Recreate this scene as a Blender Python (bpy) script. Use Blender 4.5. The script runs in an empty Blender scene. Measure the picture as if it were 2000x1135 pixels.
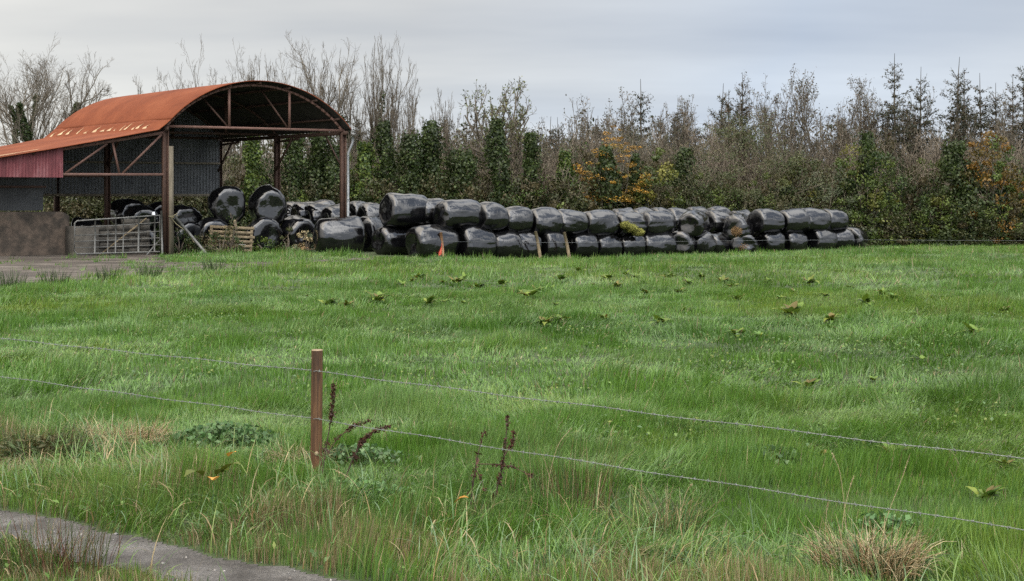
import bpy, math
import numpy as np
from mathutils import Vector, Matrix
R = math.radians
F, H, YH = 2400.0, 2.25, 385.0            # focal length in photo pixels, eye height, horizon row
scene = bpy.context.scene
COL = scene.collection
rs = np.random.RandomState

# ------------------------------------------------------------------ noise
def _h2(ix, iy, s):
    v = np.sin(ix*127.1 + iy*311.7 + s*74.7)*43758.5453
    return v - np.floor(v)
def n2(x, y, s=0):
    ix, iy = np.floor(x), np.floor(y); fx, fy = x-ix, y-iy
    fx = fx*fx*(3-2*fx); fy = fy*fy*(3-2*fy)
    a = _h2(ix, iy, s); b = _h2(ix+1, iy, s); c = _h2(ix, iy+1, s); d = _h2(ix+1, iy+1, s)
    return (a*(1-fx)+b*fx)*(1-fy) + (c*(1-fx)+d*fx)*fy
def fbm(x, y, s=0, o=3):
    t = 0; a = .5; n = 0
    for i in range(o):
        t = t + a*n2(x*2**i, y*2**i, s+i*13); n += a; a *= .5
    return t/n
def n3(p, s=0):
    return (n2(p[..., 0]+p[..., 2]*1.7, p[..., 1]-p[..., 2]*.9, s) + n2(p[..., 1]*1.1+p[..., 2]*1.3+7, p[..., 0]-p[..., 1]*.6, s+5)
            + n2(p[..., 2]*1.2+3, p[..., 0]*1.1+p[..., 1]*.8, s+9))/3
def sst(x, a, b):
    t = np.clip((x-a)/(b-a), 0, 1); return t*t*(3-2*t)

# ------------------------------------------------------------------ pixel <-> world (used only to measure positions)
def gz(x, y):
    x = np.asarray(x, float); y = np.asarray(y, float)
    z = -.3*sst(x, -7, 4)*sst(y, 38, 50)
    z = z + (.07*(fbm(x*.23, y*.23, 3)-.5))*sst(y, 9, 14)*(1-sst(y, 33, 38))
    return z
def at(px, D, z=0.0): return np.array([(px-1000)*D/F, D, z])
def zat(py, D): return H - (py-YH)*D/F
def gnd(px, py):
    D = H*F/(py-YH)
    for _ in range(12):
        D = (H-float(gz((px-1000)*D/F, D)))*F/(py-YH)
    return np.array([(px-1000)*D/F, D, float(gz((px-1000)*D/F, D))])
def inpoly(x, y, poly):
    c = np.zeros(x.shape, bool); n = len(poly)
    for i in range(n):
        x0, y0 = poly[i][:2]; x1, y1 = poly[(i+1) % n][:2]
        if y0 == y1: continue
        c ^= ((y0 > y) != (y1 > y)) & (x < (x1-x0)*(y-y0)/(y1-y0)+x0)
    return c

# ------------------------------------------------------------------ mesh building
class MB:
    """collects vertex / face arrays with per-vertex colour and material slot"""
    def __init__(s): s.V = []; s.Fs = []; s.C = []; s.n = 0
    def add(s, V, Fc, c=(.5, .5, .5), mi=0):
        V = np.asarray(V, float).reshape(-1, 3); Fc = np.asarray(Fc, int)
        if len(V) == 0: return s
        c = np.asarray(c, float)
        if c.ndim == 1: c = np.tile(c, (len(V), 1))
        s.V.append(V); s.C.append(c); s.Fs.append((Fc+s.n, mi)); s.n += len(V); return s
    def box(s, lo, hi, c=(.5, .5, .5), mi=0, M=None):
        lo = np.array(lo, float); hi = np.array(hi, float)
        V = np.array([[lo[0], lo[1], lo[2]], [hi[0], lo[1], lo[2]], [hi[0], hi[1], lo[2]], [lo[0], hi[1], lo[2]],
                      [lo[0], lo[1], hi[2]], [hi[0], lo[1], hi[2]], [hi[0], hi[1], hi[2]], [lo[0], hi[1], hi[2]]])
        if M is not None: V = V@M[0].T + M[1]
        return s.add(V, [[0, 3, 2, 1], [4, 5, 6, 7], [0, 1, 5, 4], [1, 2, 6, 5], [2, 3, 7, 6], [3, 0, 4, 7]], c, mi)
    def bar(s, p, q, w, h, c=(.5, .5, .5), mi=0, up=(0, 0, 1)):
        p = np.array(p, float); q = np.array(q, float); d = q-p; L = np.linalg.norm(d); d /= L
        up = np.array(up, float)
        if abs(d@up) > .98: up = np.array([1., 0, 0])
        a = np.cross(d, up); a /= np.linalg.norm(a); b = np.cross(a, d)
        return s.box([0, -w/2, -h/2], [L, w/2, h/2], c, mi, (np.stack([d, a, b], 1), p))
    def tube(s, pts, r, n=8, c=(.5, .5, .5), mi=0, cap=True):
        P = np.asarray(pts, float)[None]; r = np.broadcast_to(np.asarray(r, float), P.shape[1:2])[None]
        V, Fc = tubes(P, r, n); s.add(V, Fc, c, mi)
        if cap:
            m = P.shape[1]; b = s.n-len(V)
            s.Fs.append((np.array([list(range(n))[::-1]])+b, mi)); s.Fs.append((np.array([list(range(n))])+b+(m-1)*n, mi))
        return s
    def mesh(s, name, smooth=False, off=None):
        V = np.concatenate(s.V); C = np.concatenate(s.C)
        if off is not None: V = V-np.asarray(off)
        me = bpy.data.meshes.new(name)
        me.vertices.add(len(V)); me.vertices.foreach_set('co', V.astype('f').ravel())
        lv = np.concatenate([f.ravel() for f, _ in s.Fs]); k = np.concatenate([np.full(len(f), f.shape[1]) for f, _ in s.Fs])
        mi = np.concatenate([np.full(len(f), m) for f, m in s.Fs])
        me.loops.add(len(lv)); me.loops.foreach_set('vertex_index', lv.astype('i'))
        me.polygons.add(len(k)); me.polygons.foreach_set('loop_start', np.concatenate([[0], np.cumsum(k)[:-1]]).astype('i'))
        me.polygons.foreach_set('material_index', mi.astype('i'))
        at_ = me.color_attributes.new('Col', 'FLOAT_COLOR', 'POINT')
        at_.data.foreach_set('color', np.concatenate([C, np.ones((len(C), 1))], 1).astype('f').ravel())
        me.update(calc_edges=True)
        if smooth: me.polygons.foreach_set('use_smooth', np.ones(len(k), bool))
        return me

def tubes(P, r, n):
    """P (N,m,3) polylines, r (N,m) radii -> vertices, quads"""
    N, m, _ = P.shape
    T = np.gradient(P, axis=1); T /= np.linalg.norm(T, axis=2, keepdims=True)+1e-9
    mean = T.mean(1); ref = np.where(np.abs(mean[:, 2:3]) > .8, np.array([[1., .2, 0]]), np.array([[0, 0, 1.]]))[:, None, :]
    A = np.cross(T, ref); A /= np.linalg.norm(A, axis=2, keepdims=True)+1e-9
    B = np.cross(T, A)
    a = np.arange(n)*2*np.pi/n
    V = P[:, :, None, :] + r[:, :, None, None]*(A[:, :, None, :]*np.cos(a)[None, None, :, None] + B[:, :, None, :]*np.sin(a)[None, None, :, None])
    idx = np.arange(N*m*n).reshape(N, m, n)
    q = np.stack([idx[:, :-1], idx[:, 1:], np.roll(idx[:, 1:], -1, 2), np.roll(idx[:, :-1], -1, 2)], -1).reshape(-1, 4)
    return V.reshape(-1, 3), q

def unit(v): return v/(np.linalg.norm(v, axis=-1, keepdims=True)+1e-9)
def leaves(rng, P, L, W, col, nrm=None, jit=.25, droop=0):
    """rhombic leaves at points P: length L, width W; col (k,3) palette"""
    N = len(P)
    if N == 0: return np.zeros((0, 3)), np.zeros((0, 4), int), np.zeros((0, 3))
    a = unit(rng.normal(0, 1, (N, 3))+np.array([0, 0, -droop]))
    if nrm is not None: n = unit(nrm+rng.normal(0, .6, (N, 3)))
    else: n = unit(rng.normal(0, 1, (N, 3)))
    a = unit(a-n*(a*n).sum(1, keepdims=True)); b = np.cross(n, a)
    l = L*rng.uniform(.6, 1.3, (N, 1))/2; w = W*rng.uniform(.6, 1.3, (N, 1))/2
    f = n*l*.25
    V = np.stack([P-a*l-f, P+b*w, P+a*l-f, P-b*w], 1).reshape(-1, 3)
    Fc = np.arange(N*4).reshape(N, 4)
    col = np.atleast_2d(col); c = col[rng.randint(0, len(col), N)]*rng.uniform(1-jit, 1+jit, (N, 1))
    return V, Fc, np.repeat(c, 4, 0)

# ------------------------------------------------------------------ objects
def tag(o, label=None, cat=None, group=None, kind=None):
    if label: o['label'] = label
    if cat: o['category'] = cat
    if group: o['group'] = group
    if kind: o['kind'] = kind
    return o
def thing(name, label, cat, loc=(0, 0, 0), rz=0, group=None):
    o = bpy.data.objects.new(name, None); COL.objects.link(o); o.empty_display_size = .2
    o.location = tuple(loc); o.rotation_euler = (0, 0, rz)
    return tag(o, label, cat, group)
def obj(name, mb, mats, parent=None, off=None, smooth=False, loc=None):
    me = mb.mesh(name, smooth, off) if isinstance(mb, MB) else mb
    if not isinstance(mats, (list, tuple)): mats = [mats]
    if len(me.materials) == 0:
        for m in mats: me.materials.append(m)
    o = bpy.data.objects.new(name, me); COL.objects.link(o)
    if parent is not None: o.parent = parent
    if loc is not None: o.location = tuple(loc)
    return o
def dup(root, loc, rz=0, sc=1.0, label=None, group=None):
    r = root.copy(); COL.objects.link(r); r.location = tuple(loc); r.rotation_euler = (0, 0, rz)
    r.scale = (sc,)*3 if np.isscalar(sc) else tuple(sc)
    if label: r['label'] = label
    if group: r['group'] = group
    for ch in list(root.children):
        c = ch.copy(); COL.objects.link(c); c.parent = r
        for g in list(ch.children):
            d = g.copy(); COL.objects.link(d); d.parent = c
    return r
ORD = 'first second third fourth fifth sixth seventh eighth ninth tenth eleventh twelfth thirteenth fourteenth fifteenth sixteenth seventeenth eighteenth nineteenth twentieth'.split()
def nth(i):
    if i < 20: return ORD[i]
    return {20: 'twenty-first', 21: 'twenty-second', 22: 'twenty-third', 23: 'twenty-fourth', 24: 'twenty-fifth', 25: 'twenty-sixth', 26: 'twenty-seventh', 27: 'twenty-eighth', 28: 'twenty-ninth', 29: 'thirtieth'}.get(i) or \
        {30: 'thirty-first', 31: 'thirty-second', 32: 'thirty-third', 33: 'thirty-fourth', 34: 'thirty-fifth', 35: 'thirty-sixth', 36: 'thirty-seventh', 37: 'thirty-eighth', 38: 'thirty-ninth', 39: 'fortieth'}.get(i) or \
        {40: 'forty-first', 41: 'forty-second', 42: 'forty-third', 43: 'forty-fourth', 44: 'forty-fifth', 45: 'forty-sixth', 46: 'forty-seventh', 47: 'forty-eighth', 48: 'forty-ninth'}.get(i, 'fiftieth')

# ------------------------------------------------------------------ materials
class NT:
    def __init__(s, name):
        m = bpy.data.materials.new(name); m.use_nodes = True; s.m = m; s.t = m.node_tree; s.t.nodes.clear()
        s.out = s.n('ShaderNodeOutputMaterial'); s.b = s.n('ShaderNodeBsdfPrincipled'); s.l(s.b.outputs[0], s.out.inputs[0])
    def n(s, t, **k):
        nd = s.t.nodes.new(t)
        for a, v in k.items(): setattr(nd, a, v)
        return nd
    def l(s, a, b): s.t.links.new(a, b)
    def noise(s, scale, detail=3, vec=None, rough=.5, dist=0):
        nd = s.n('ShaderNodeTexNoise'); nd.inputs['Scale'].default_value = scale; nd.inputs['Detail'].default_value = detail
        nd.inputs['Roughness'].default_value = rough; nd.inputs['Distortion'].default_value = dist
        if vec is not None: s.l(vec, nd.inputs['Vector'])
        return nd.outputs['Fac']
    def coord(s, scale=(1, 1, 1), which='Object'):
        tc = s.n('ShaderNodeTexCoord'); mp = s.n('ShaderNodeMapping'); mp.inputs['Scale'].default_value = scale
        s.l(tc.outputs[which], mp.inputs['Vector']); return mp.outputs[0]
    def ramp(s, fac, stops):
        r = s.n('ShaderNodeValToRGB'); s.l(fac, r.inputs[0]); e = r.color_ramp.elements
        while len(e) < len(stops): e.new(.5)
        for i, (p, c) in enumerate(stops):
            e[i].position = p; e[i].color = (*(c if not np.isscalar(c) else (c, c, c)), 1)
        return r.outputs[0]
    def mix(s, fac, a, b, mode='MIX'):
        m = s.n('ShaderNodeMix', data_type='RGBA', blend_type=mode)
        for i, v in ((0, fac), (6, a), (7, b)):
            if hasattr(v, 'links'): s.l(v, m.inputs[i])
            else: m.inputs[i].default_value = v if i == 0 else (*v, 1)
        return m.outputs[2]
    def set(s, **k):
        for a, v in k.items():
            i = s.b.inputs[a.replace('_', ' ')]
            if hasattr(v, 'links'): s.l(v, i)
            else: i.default_value = (*v, 1) if isinstance(v, tuple) and len(v) == 3 else v
    def bump(s, h, strength=.3, dist=.02):
        b = s.n('ShaderNodeBump'); b.inputs['Strength'].default_value = strength; b.inputs['Distance'].default_value = dist
        s.l(h, b.inputs['Height']); s.l(b.outputs[0], s.b.inputs['Normal'])
    def attr(s):
        a = s.n('ShaderNodeAttribute'); a.attribute_name = 'Col'; return a.outputs['Color']

def m_leaf(name, trans=.3, rough=.5, spec=.3):
    t = NT(name); c = t.attr(); t.set(Base_Color=c, Roughness=rough); t.b.inputs['Specular IOR Level'].default_value = spec
    tr = t.n('ShaderNodeBsdfTranslucent'); t.l(c, tr.inputs[0]); mx = t.n('ShaderNodeMixShader'); mx.inputs[0].default_value = trans
    t.l(t.b.outputs[0], mx.inputs[1]); t.l(tr.outputs[0], mx.inputs[2]); t.l(mx.outputs[0], t.out.inputs[0]); return t.m
M = {}
M['grass'] = m_leaf('grass_blades', .25, .42, .55)
M['leaf'] = m_leaf('leaves', .2, .5, .3)
def m_bark():
    t = NT('bark'); c = t.attr(); n = t.noise(18, 3, t.coord((1, 1, .3)))
    t.set(Base_Color=t.mix(1.0, c, t.ramp(n, [(.3, .6), (.7, 1.25)]), 'MULTIPLY'), Roughness=.85); t.bump(n, .4, .01); return t.m
M['bark'] = m_bark()
def m_wrap():
    t = NT('black_bale_wrap'); v = t.coord((1.2, 5, 5)); v2 = t.coord((6, 1.6, 1.6)); 
    a = t.noise(2.2, 4, v, .55, .6); b = t.noise(3.0, 3, v2, .5, .3); c = t.noise(9, 2, t.coord())
    s = t.mix(.5, a, b); s = t.mix(.22, s, c)
    wv = t.n('ShaderNodeTexWave', wave_type='BANDS', bands_direction='DIAGONAL'); t.l(t.coord((1.6, .9, .9)), wv.inputs[0])
    for k_, x_ in (('Scale', 3.2), ('Distortion', 7.0), ('Detail', 3.0), ('Detail Scale', 1.6)): wv.inputs[k_].default_value = x_
    s = t.mix(.10, s, wv.outputs['Fac'])
    oi = t.n('ShaderNodeObjectInfo')
    t.set(Base_Color=t.ramp(t.noise(2.5, 3, t.coord()), [(.35, (.0025, .0025, .003)), (.75, (.007, .007, .008))]),
          Roughness=t.ramp(t.noise(1.7, 3, t.coord()), [(.3, .05), (.7, .12)]), IOR=1.66)
    t.bump(s, .28, .05); return t.m
M['wrap'] = m_wrap()
def simple(name, stops, scale, rough=.8, detail=4, vec=(1, 1, 1), bs=0, bd=.01, metal=0, spec=.4, which='Object'):
    t = NT(name); n = t.noise(scale, detail, t.coord(vec, which), .6)
    t.set(Base_Color=t.ramp(n, stops), Roughness=rough, Metallic=metal); t.b.inputs['Specular IOR Level'].default_value = spec
    if bs: t.bump(t.noise(scale*3, 4, t.coord(vec, which)), bs, bd)
    return t.m
M['hay'] = simple('old_hay', [(.3, (.10, .055, .025)), (.55, (.30, .19, .09)), (.8, (.45, .33, .17))], 14, .9, bs=.8, bd=.04)
M['silage'] = simple('green_silage', [(.3, (.06, .055, .015)), (.5, (.20, .20, .04)), (.75, (.36, .37, .10))], 12, .9, bs=.8, bd=.04)
M['steel'] = simple('rusty_painted_steel', [(.3, (.040, .022, .015)), (.6, (.066, .034, .023)), (.8, (.09, .046, .031))], 5, .75, bs=.2)
M['steel_pink'] = simple('weathered_red_steel', [(.3, (.095, .05, .038)), (.6, (.135, .073, .056)), (.8, (.165, .095, .075))], 5, .75, bs=.2)
M['galv'] = simple('galvanised_steel', [(.3, (.14, .15, .155)), (.7, (.25, .26, .265))], 6, .5, metal=.4)
M['galvold'] = simple('dull_galvanised_tube', [(.3, (.07, .07, .064)), (.55, (.13, .13, .122)), (.8, (.19, .19, .18))], 9, .6, metal=.3)
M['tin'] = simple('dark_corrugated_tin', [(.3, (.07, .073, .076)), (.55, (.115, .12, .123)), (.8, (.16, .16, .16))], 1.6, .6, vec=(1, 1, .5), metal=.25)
M['tinblack'] = simple('blackish_corrugated_tin', [(.3, (.026, .028, .03)), (.7, (.055, .058, .06))], 1.6, .7, vec=(1, 1, .5))  # darker tone of the corrugated tin, for the side sheet
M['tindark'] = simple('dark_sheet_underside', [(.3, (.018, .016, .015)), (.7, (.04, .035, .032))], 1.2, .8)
M['redtin'] = simple('faded_red_sheet', [(.3, (.085, .020, .024)), (.5, (.15, .038, .044)), (.75, (.25, .12, .125))], 2.2, .6, vec=(1, 1, .25))
M['timber'] = simple('grey_timber', [(.3, (.09, .075, .052)), (.6, (.165, .14, .10)), (.8, (.22, .19, .14))], 9, .85, vec=(1, 1, .12), bs=.4)
M['pallet'] = simple('pallet_wood', [(.3, (.105, .08, .045)), (.6, (.20, .155, .095)), (.8, (.28, .23, .15))], 6, .85, bs=.3)
M['post'] = None
def m_post():
    t = NT('brown_round_post'); v = t.coord((1, 1, .07)); n = t.noise(38, 5, v, .65, 1.2); k = t.noise(6, 2, t.coord((1, 1, .25)))
    c = t.ramp(n, [(.3, (.034, .015, .006)), (.5, (.10, .046, .018)), (.72, (.18, .092, .038))])
    t.set(Base_Color=t.mix(1.0, c, t.ramp(k, [(.35, .65), (.65, 1.25)]), 'MULTIPLY'), Roughness=.7); t.bump(n, .5, .004); return t.m
M['post'] = m_post()
M['endgrain'] = simple('cut_post_top', [(.3, (.16, .11, .065)), (.7, (.30, .23, .15))], 30, .8)
def m_roof():
    t = NT('rust_red_roof_paint'); a = t.noise(.7, 5, t.coord(), .6); b = t.noise(6, 4, t.coord((1, 1, .3)), .6); 
    c = t.ramp(a, [(.3, (.118, .032, .014)), (.5, (.155, .043, .018)), (.72, (.195, .060, .026))])
    t.set(Base_Color=t.mix(1.0, c, t.ramp(b, [(.3, .88), (.6, 1.0), (.85, 1.12)]), 'MULTIPLY'), Roughness=.8)
    t.b.inputs['Specular IOR Level'].default_value = .12
    return t.m
M['roof'] = m_roof()
M['cream'] = simple('bare_flaked_metal', [(.3, (.34, .20, .10)), (.7, (.50, .38, .23))], 9, .7)
def m_conc():
    t = NT('stained_concrete'); a = t.noise(1.3, 5, t.coord(), .62); b = t.noise(7, 4, t.coord(), .6)
    c = t.ramp(a, [(.32, (.020, .017, .013)), (.46, (.046, .036, .027)), (.58, (.095, .070, .052)), (.72, (.042, .040, .03))])
    t.set(Base_Color=t.mix(1.0, c, t.ramp(b, [(.3, .7), (.7, 1.2)]), 'MULTIPLY'), Roughness=.9); t.bump(b, .4, .02); return t.m
M['conc'] = m_conc()
M['pale'] = simple('pale_concrete', [(.3, (.04, .036, .03)), (.6, (.08, .072, .06)), (.8, (.115, .104, .086))], 3, .9, bs=.3)
M['barb'] = simple('dull_fence_wire', [(.3, (.15, .16, .15)), (.7, (.25, .27, .25))], 20, .5, metal=.3)
M['stake'] = simple('raw_stake_wood', [(.3, (.20, .10, .05)), (.7, (.36, .21, .12))], 8, .8, vec=(1, 1, .15))
M['white'] = simple('white_plastic', [(.3, (.5, .52, .55)), (.7, (.75, .76, .78))], 6, .4)
M['orange'] = simple('orange_tag', [(.3, (.50, .08, .05)), (.7, (.62, .13, .08))], 6, .4)
M['rope'] = simple('old_rope', [(.3, (.16, .14, .08)), (.7, (.28, .25, .15))], 30, .9)
def m_ground():
    t = NT('field_soil_and_sward'); v = t.coord(which='Object'); a = t.noise(.35, 4, v); b = t.noise(9, 4, v); d = t.noise(60, 3, v)
    c = t.ramp(a, [(.35, (.028, .046, .012)), (.65, (.045, .068, .018))])
    c = t.mix(1.0, c, t.ramp(b, [(.3, .55), (.7, 1.25)]), 'MULTIPLY'); c = t.mix(1.0, c, t.ramp(d, [(.3, .6), (.7, 1.3)]), 'MULTIPLY')
    t.set(Base_Color=c, Roughness=.95); t.bump(b, .6, .05); return t.m
M['ground'] = m_ground()
def m_track():
    t = NT('wet_gravel_track'); v = t.coord(); a = t.noise(2.2, 5, v, .65, .4); b = t.noise(55, 4, v, .7); g = t.noise(160, 2, v)
    c = t.ramp(a, [(.3, (.034, .029, .024)), (.5, (.090, .082, .075)), (.72, (.155, .146, .138))])
    c = t.mix(1.0, c, t.ramp(b, [(.3, .5), (.55, 1.0), (.75, 1.5)]), 'MULTIPLY')
    t.set(Base_Color=c, Roughness=t.ramp(a, [(.4, .8), (.6, .55)])); t.bump(t.mix(.5, b, g), .9, .03); return t.m
M['track'] = m_track()
def m_yard():
    t = NT('muddy_yard'); v = t.coord((1, 2.2, 1)); a = t.noise(.45, 5, v, .65, .5); b = t.noise(4, 5, v, .65)
    c = t.ramp(a, [(.32, (.022, .017, .012)), (.48, (.050, .039, .029)), (.64, (.105, .090, .074)), (.82, (.068, .038, .026))])
    c = t.mix(1.0, c, t.ramp(b, [(.3, .55), (.7, 1.3)]), 'MULTIPLY')
    t.set(Base_Color=c, Roughness=.8); t.bump(b, .7, .05); return t.m
M['yard'] = m_yard()
# ================================================================== SETTING: ground, yard, track
def sheet(name, poly_px, lift, mat, step, ragged=.0, seed=1):
    P = np.array([gnd(*p)[:2] for p in poly_px]); lo = P.min(0); hi = P.max(0)
    xs = np.arange(lo[0]-step, hi[0]+2*step, step); ys = np.arange(lo[1]-step, hi[1]+2*step, step)
    X, Y = np.meshgrid(xs, ys)
    wx = ragged*(fbm(X*2.2, Y*2.2, seed)-.5)*2; wy = ragged*(fbm(X*2.2, Y*2.2, seed+3)-.5)*2
    ins = inpoly(X+wx, Y+wy, P)
    V = np.stack([X, Y, gz(X, Y)+lift], -1).reshape(-1, 3); nx = len(xs)
    idx = np.arange(X.size).reshape(X.shape)
    keep = ins[:-1, :-1] & ins[1:, :-1] & ins[:-1, 1:] & ins[1:, 1:]
    q = np.stack([idx[:-1, :-1], idx[:-1, 1:], idx[1:, 1:], idx[1:, :-1]], -1)[keep]
    used, inv = np.unique(q, return_inverse=True)
    mb = MB().add(V[used], inv.reshape(-1, 4)); o = obj(name, mb, mat, smooth=True); o['kind'] = 'structure'
    return P
def make_ground():
    xs = np.unique(np.concatenate([np.arange(-400, -50, 25), np.arange(-50, 45, .5), np.arange(45, 420, 25)]))
    ys = np.unique(np.concatenate([np.arange(-60, -4, 8), np.arange(-4, 76, .4), np.arange(76, 900, 40)]))
    X, Y = np.meshgrid(xs, ys); idx = np.arange(X.size).reshape(X.shape)
    q = np.stack([idx[:-1, :-1], idx[:-1, 1:], idx[1:, 1:], idx[1:, :-1]], -1).reshape(-1, 4)
    mb = MB().add(np.stack([X, Y, gz(X, Y)], -1), q)
    o = obj('ground', mb, M['ground'], smooth=True); o['kind'] = 'structure'
make_ground()
TRACK = [(-900, 900), (-400, 955), (0, 1000), (150, 1021), (300, 1060), (450, 1092), (600, 1113), (700, 1133), (900, 1185), (1300, 1320),
         (850, 1330), (480, 1210), (270, 1132), (200, 1108), (100, 1083), (0, 1060), (-400, 1015), (-900, 985)]
TRACKP = sheet('track', TRACK, .006, M['track'], .04, .10, 5)
YARD = [(-700, 575), (-200, 562), (0, 557), (100, 551), (200, 545), (320, 534), (450, 526), (600, 516), (700, 509), (770, 505.5),
        (740, 503), (600, 509.5), (500, 512), (420, 513), (330, 511), (312, 499), (318, 486), (0, 476), (-260, 476), (-700, 485)]
YARDP = sheet('yard', YARD, .006, M['yard'], .2, .35, 8)

# ================================================================== HAY BARN
fl = np.array([-13.6, 48.2]); fr = np.array([-7.08, 51.5]); rr = np.array([-13.94, 58.5])
Wd = np.linalg.norm(fr-fl); Dp = np.linalg.norm(rr-fr); uh = (fr-fl)/Wd; vh = (rr-fr)/Dp
BO = np.array([fl[0], fl[1], 0.])
def W3(a, b, z):
    a, b, z = np.broadcast_arrays(np.asarray(a, float), np.asarray(b, float), np.asarray(z, float))
    return np.stack([fl[0]+a*uh[0]+b*vh[0], fl[1]+a*uh[1]+b*vh[1], z], -1)
EAVE = 5.05; OV = .16; CH = Wd+2*OV; RISE = 1.9
RR = (CH*CH/4+RISE*RISE)/(2*RISE); TH = math.asin(CH/2/RR); ZC = EAVE+RISE-RR
barn = thing('hay_barn', 'open sided hay barn with rust red barrel roof and a lean-to, sheltering black bales', 'barn', BO)
def bp(name, mb, mat, parent=None, smooth=False):
    o = obj(name, mb, mat, barn if parent is None else parent, BO, smooth); return o
def grid(fa, na, nb):
    s, t = np.meshgrid(np.linspace(0, 1, na), np.linspace(0, 1, nb), indexing='ij')
    V = fa(s, t); idx = np.arange(na*nb).reshape(na, nb)
    q = np.stack([idx[:-1, :-1], idx[1:, :-1], idx[1:, 1:], idx[:-1, 1:]], -1).reshape(-1, 4)
    return V.reshape(-1, 3), q, idx
def slab(fa, na, nb, thick, nz, mats=(0, 1)):
    """double skin sheet: fa(s,t)->points on the upper skin, nz(s,t)-> offset direction"""
    mb = MB(); V, q, idx = grid(fa, na, nb); mb.add(V, q, mi=mats[0])
    s, t = np.meshgrid(np.linspace(0, 1, na), np.linspace(0, 1, nb), indexing='ij')
    V2 = (fa(s, t)-nz(s, t)*thick).reshape(-1, 3); mb.add(V2, q[:, ::-1], mi=mats[1])
    loop = np.concatenate([idx[:, 0], idx[-1, 1:], idx[-2::-1, -1], idx[0, -2:0:-1]])
    l2 = np.roll(loop, -1); n = na*nb
    mb.Fs.append((np.stack([loop, loop+n, l2+n, l2], -1), mats[0])); return mb
bs0, bs1 = -.38, Dp+.35
def roof_f(s, t):
    th = -TH*.93+s*TH*1.93; b = bs0+(bs1-bs0)*t; r = RR+.008*np.sin(t*(bs1-bs0)/.15*2*np.pi)*0 + .02*(fbm(s*6, t*9, 4)-.5)
    return W3(CH/2-OV+r*np.sin(th), b, ZC+r*np.cos(th))
def roof_n(s, t):
    th = -TH*.93+s*TH*1.93
    return np.stack([np.sin(th)*uh[0], np.sin(th)*uh[1], np.cos(th)], -1)
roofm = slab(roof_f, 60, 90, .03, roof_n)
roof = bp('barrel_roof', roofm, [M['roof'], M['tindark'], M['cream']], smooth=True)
LA = -7.4
def lean_z(a): return 3.52 + (4.98-3.52)*np.clip((a-LA)/(0-LA), 0, 1.05)**1.12
AJ = CH/2-OV-RR*math.sin(TH*.92)
def lean_f(s, t):
    a = LA+(AJ-LA)*s; b = bs0+(bs1-bs0)*t
    za = ZC+np.sqrt(np.maximum(RR**2-(a-CH/2+OV)**2, .0)); zl = np.where(a > 0, 4.98+.22*a, lean_z(a)); k = .16
    za = np.where(a < -.35, -9, za); z = np.maximum(za, zl)+k*np.log(1+np.exp(-np.abs(za-zl)/k))*np.exp(-np.abs(za-zl)/.6)
    return W3(a, b, z*1.0+.015*(fbm(s*8, t*9, 9)-.5)-.012*(a > AJ-.1))
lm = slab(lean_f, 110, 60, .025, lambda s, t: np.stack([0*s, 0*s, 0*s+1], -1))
for (a0, a1, b0, b1) in ((-6.2, -4.6, .35, .5), (-6.6, -5.6, .02, .12)):
    P = np.array([W3(a0, b0, lean_z(a0)+.03), W3(a1, b0-.03, lean_z(a1)+.03), W3(a1+.2, b1, lean_z(a1+.2)+.03), W3(a0, b1+.05, lean_z(a0)+.03)]); lm.add(P, [[0, 1, 2, 3]], mi=2)
rg = rs(5)
for t in np.concatenate([np.linspace(.14, .42, 7), np.linspace(.48, .95, 7)])+rg.uniform(-.012, .012, 14):       # flaked pale patches above the valley
    w = rg.uniform(.007, .022); s0 = .940+rg.uniform(0, .008); hh = rg.uniform(.018, .05)
    pts = [(s0, t-w), (s0, t+w*.9), (s0+hh*.35, t+w*.6), (s0+hh, t+w*rg.uniform(-.9, -.2)), (s0+hh*.5, t-w*.2), (s0+hh*.25, t-w*.8)]
    P = np.array([lean_f(np.array(a), np.array(b))+np.array([0, 0, .022]) for a, b in pts])
    lm.add(P, [[0, 1, 2], [0, 2, 4], [2, 3, 4], [0, 4, 5]], mi=2)
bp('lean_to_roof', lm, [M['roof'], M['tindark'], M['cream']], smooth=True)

def corr(name, fa, span, mat, nv=2, amp=.012, pitch=.09):
    """corrugated sheet: fa(s, t) base point; ripples along b direction given by normal nrm"""
    n = int(span/pitch*6); f, nrm = fa
    def g(s, t): return f(s, t)+nrm*(amp*np.sin(s*span/pitch*2*np.pi))[..., None]
    V, q, _ = grid(g, n, nv); return bp(name, MB().add(V, q), mat, smooth=True)
NV = np.array([vh[0], vh[1], 0.])
def arc_z(a): return ZC+np.sqrt(np.maximum((RR-.06)**2-(a-CH/2+OV)**2, .01))
def backwall(s, t):
    a = .05+(Wd-.1)*s; return W3(a, Dp-.13, 2.36+(np.minimum(arc_z(a), EAVE-.1)-2.36)*t)
corr('back_wall', (backwall, NV), Wd, M['tin'], 14, .022, .15)
def gable(s, t):
    a = .1+(Wd-.2)*s; return W3(a, Dp-.1, EAVE-.12+(np.maximum(arc_z(a), EAVE-.1)-EAVE+.12)*t)
corr('back_gable', (gable, NV), Wd, M['tin'], 4)
def backlean(s, t):
    a = -6.9+6.85*s; return W3(a, Dp-.13, 2.3+(lean_z(a)-.04-2.3)*t)
corr('lean_to_back_wall', (backlean, NV), 6.85, M['tin'], 10, .022, .15)
for z, t0, mt in ((3.84, .09, M['timber']), (2.34, .12, M['timber'])):
    bp('wall_rail', MB().bar(W3(-6.9, Dp-.25, z), W3(Wd-.1, Dp-.25, z), .07, t0), mt)
bp('wall_rail', MB().bar(W3(-6.9, 1.47, 2.65), W3(-3.8, 1.47, 2.65), .05, .08), M['steel'])
def redgable(s, t):
    a = LA+.02+(-3.86-LA)*s; return W3(a, -.12, 2.99+(lean_z(a)-.05-2.99)*t)
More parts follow.
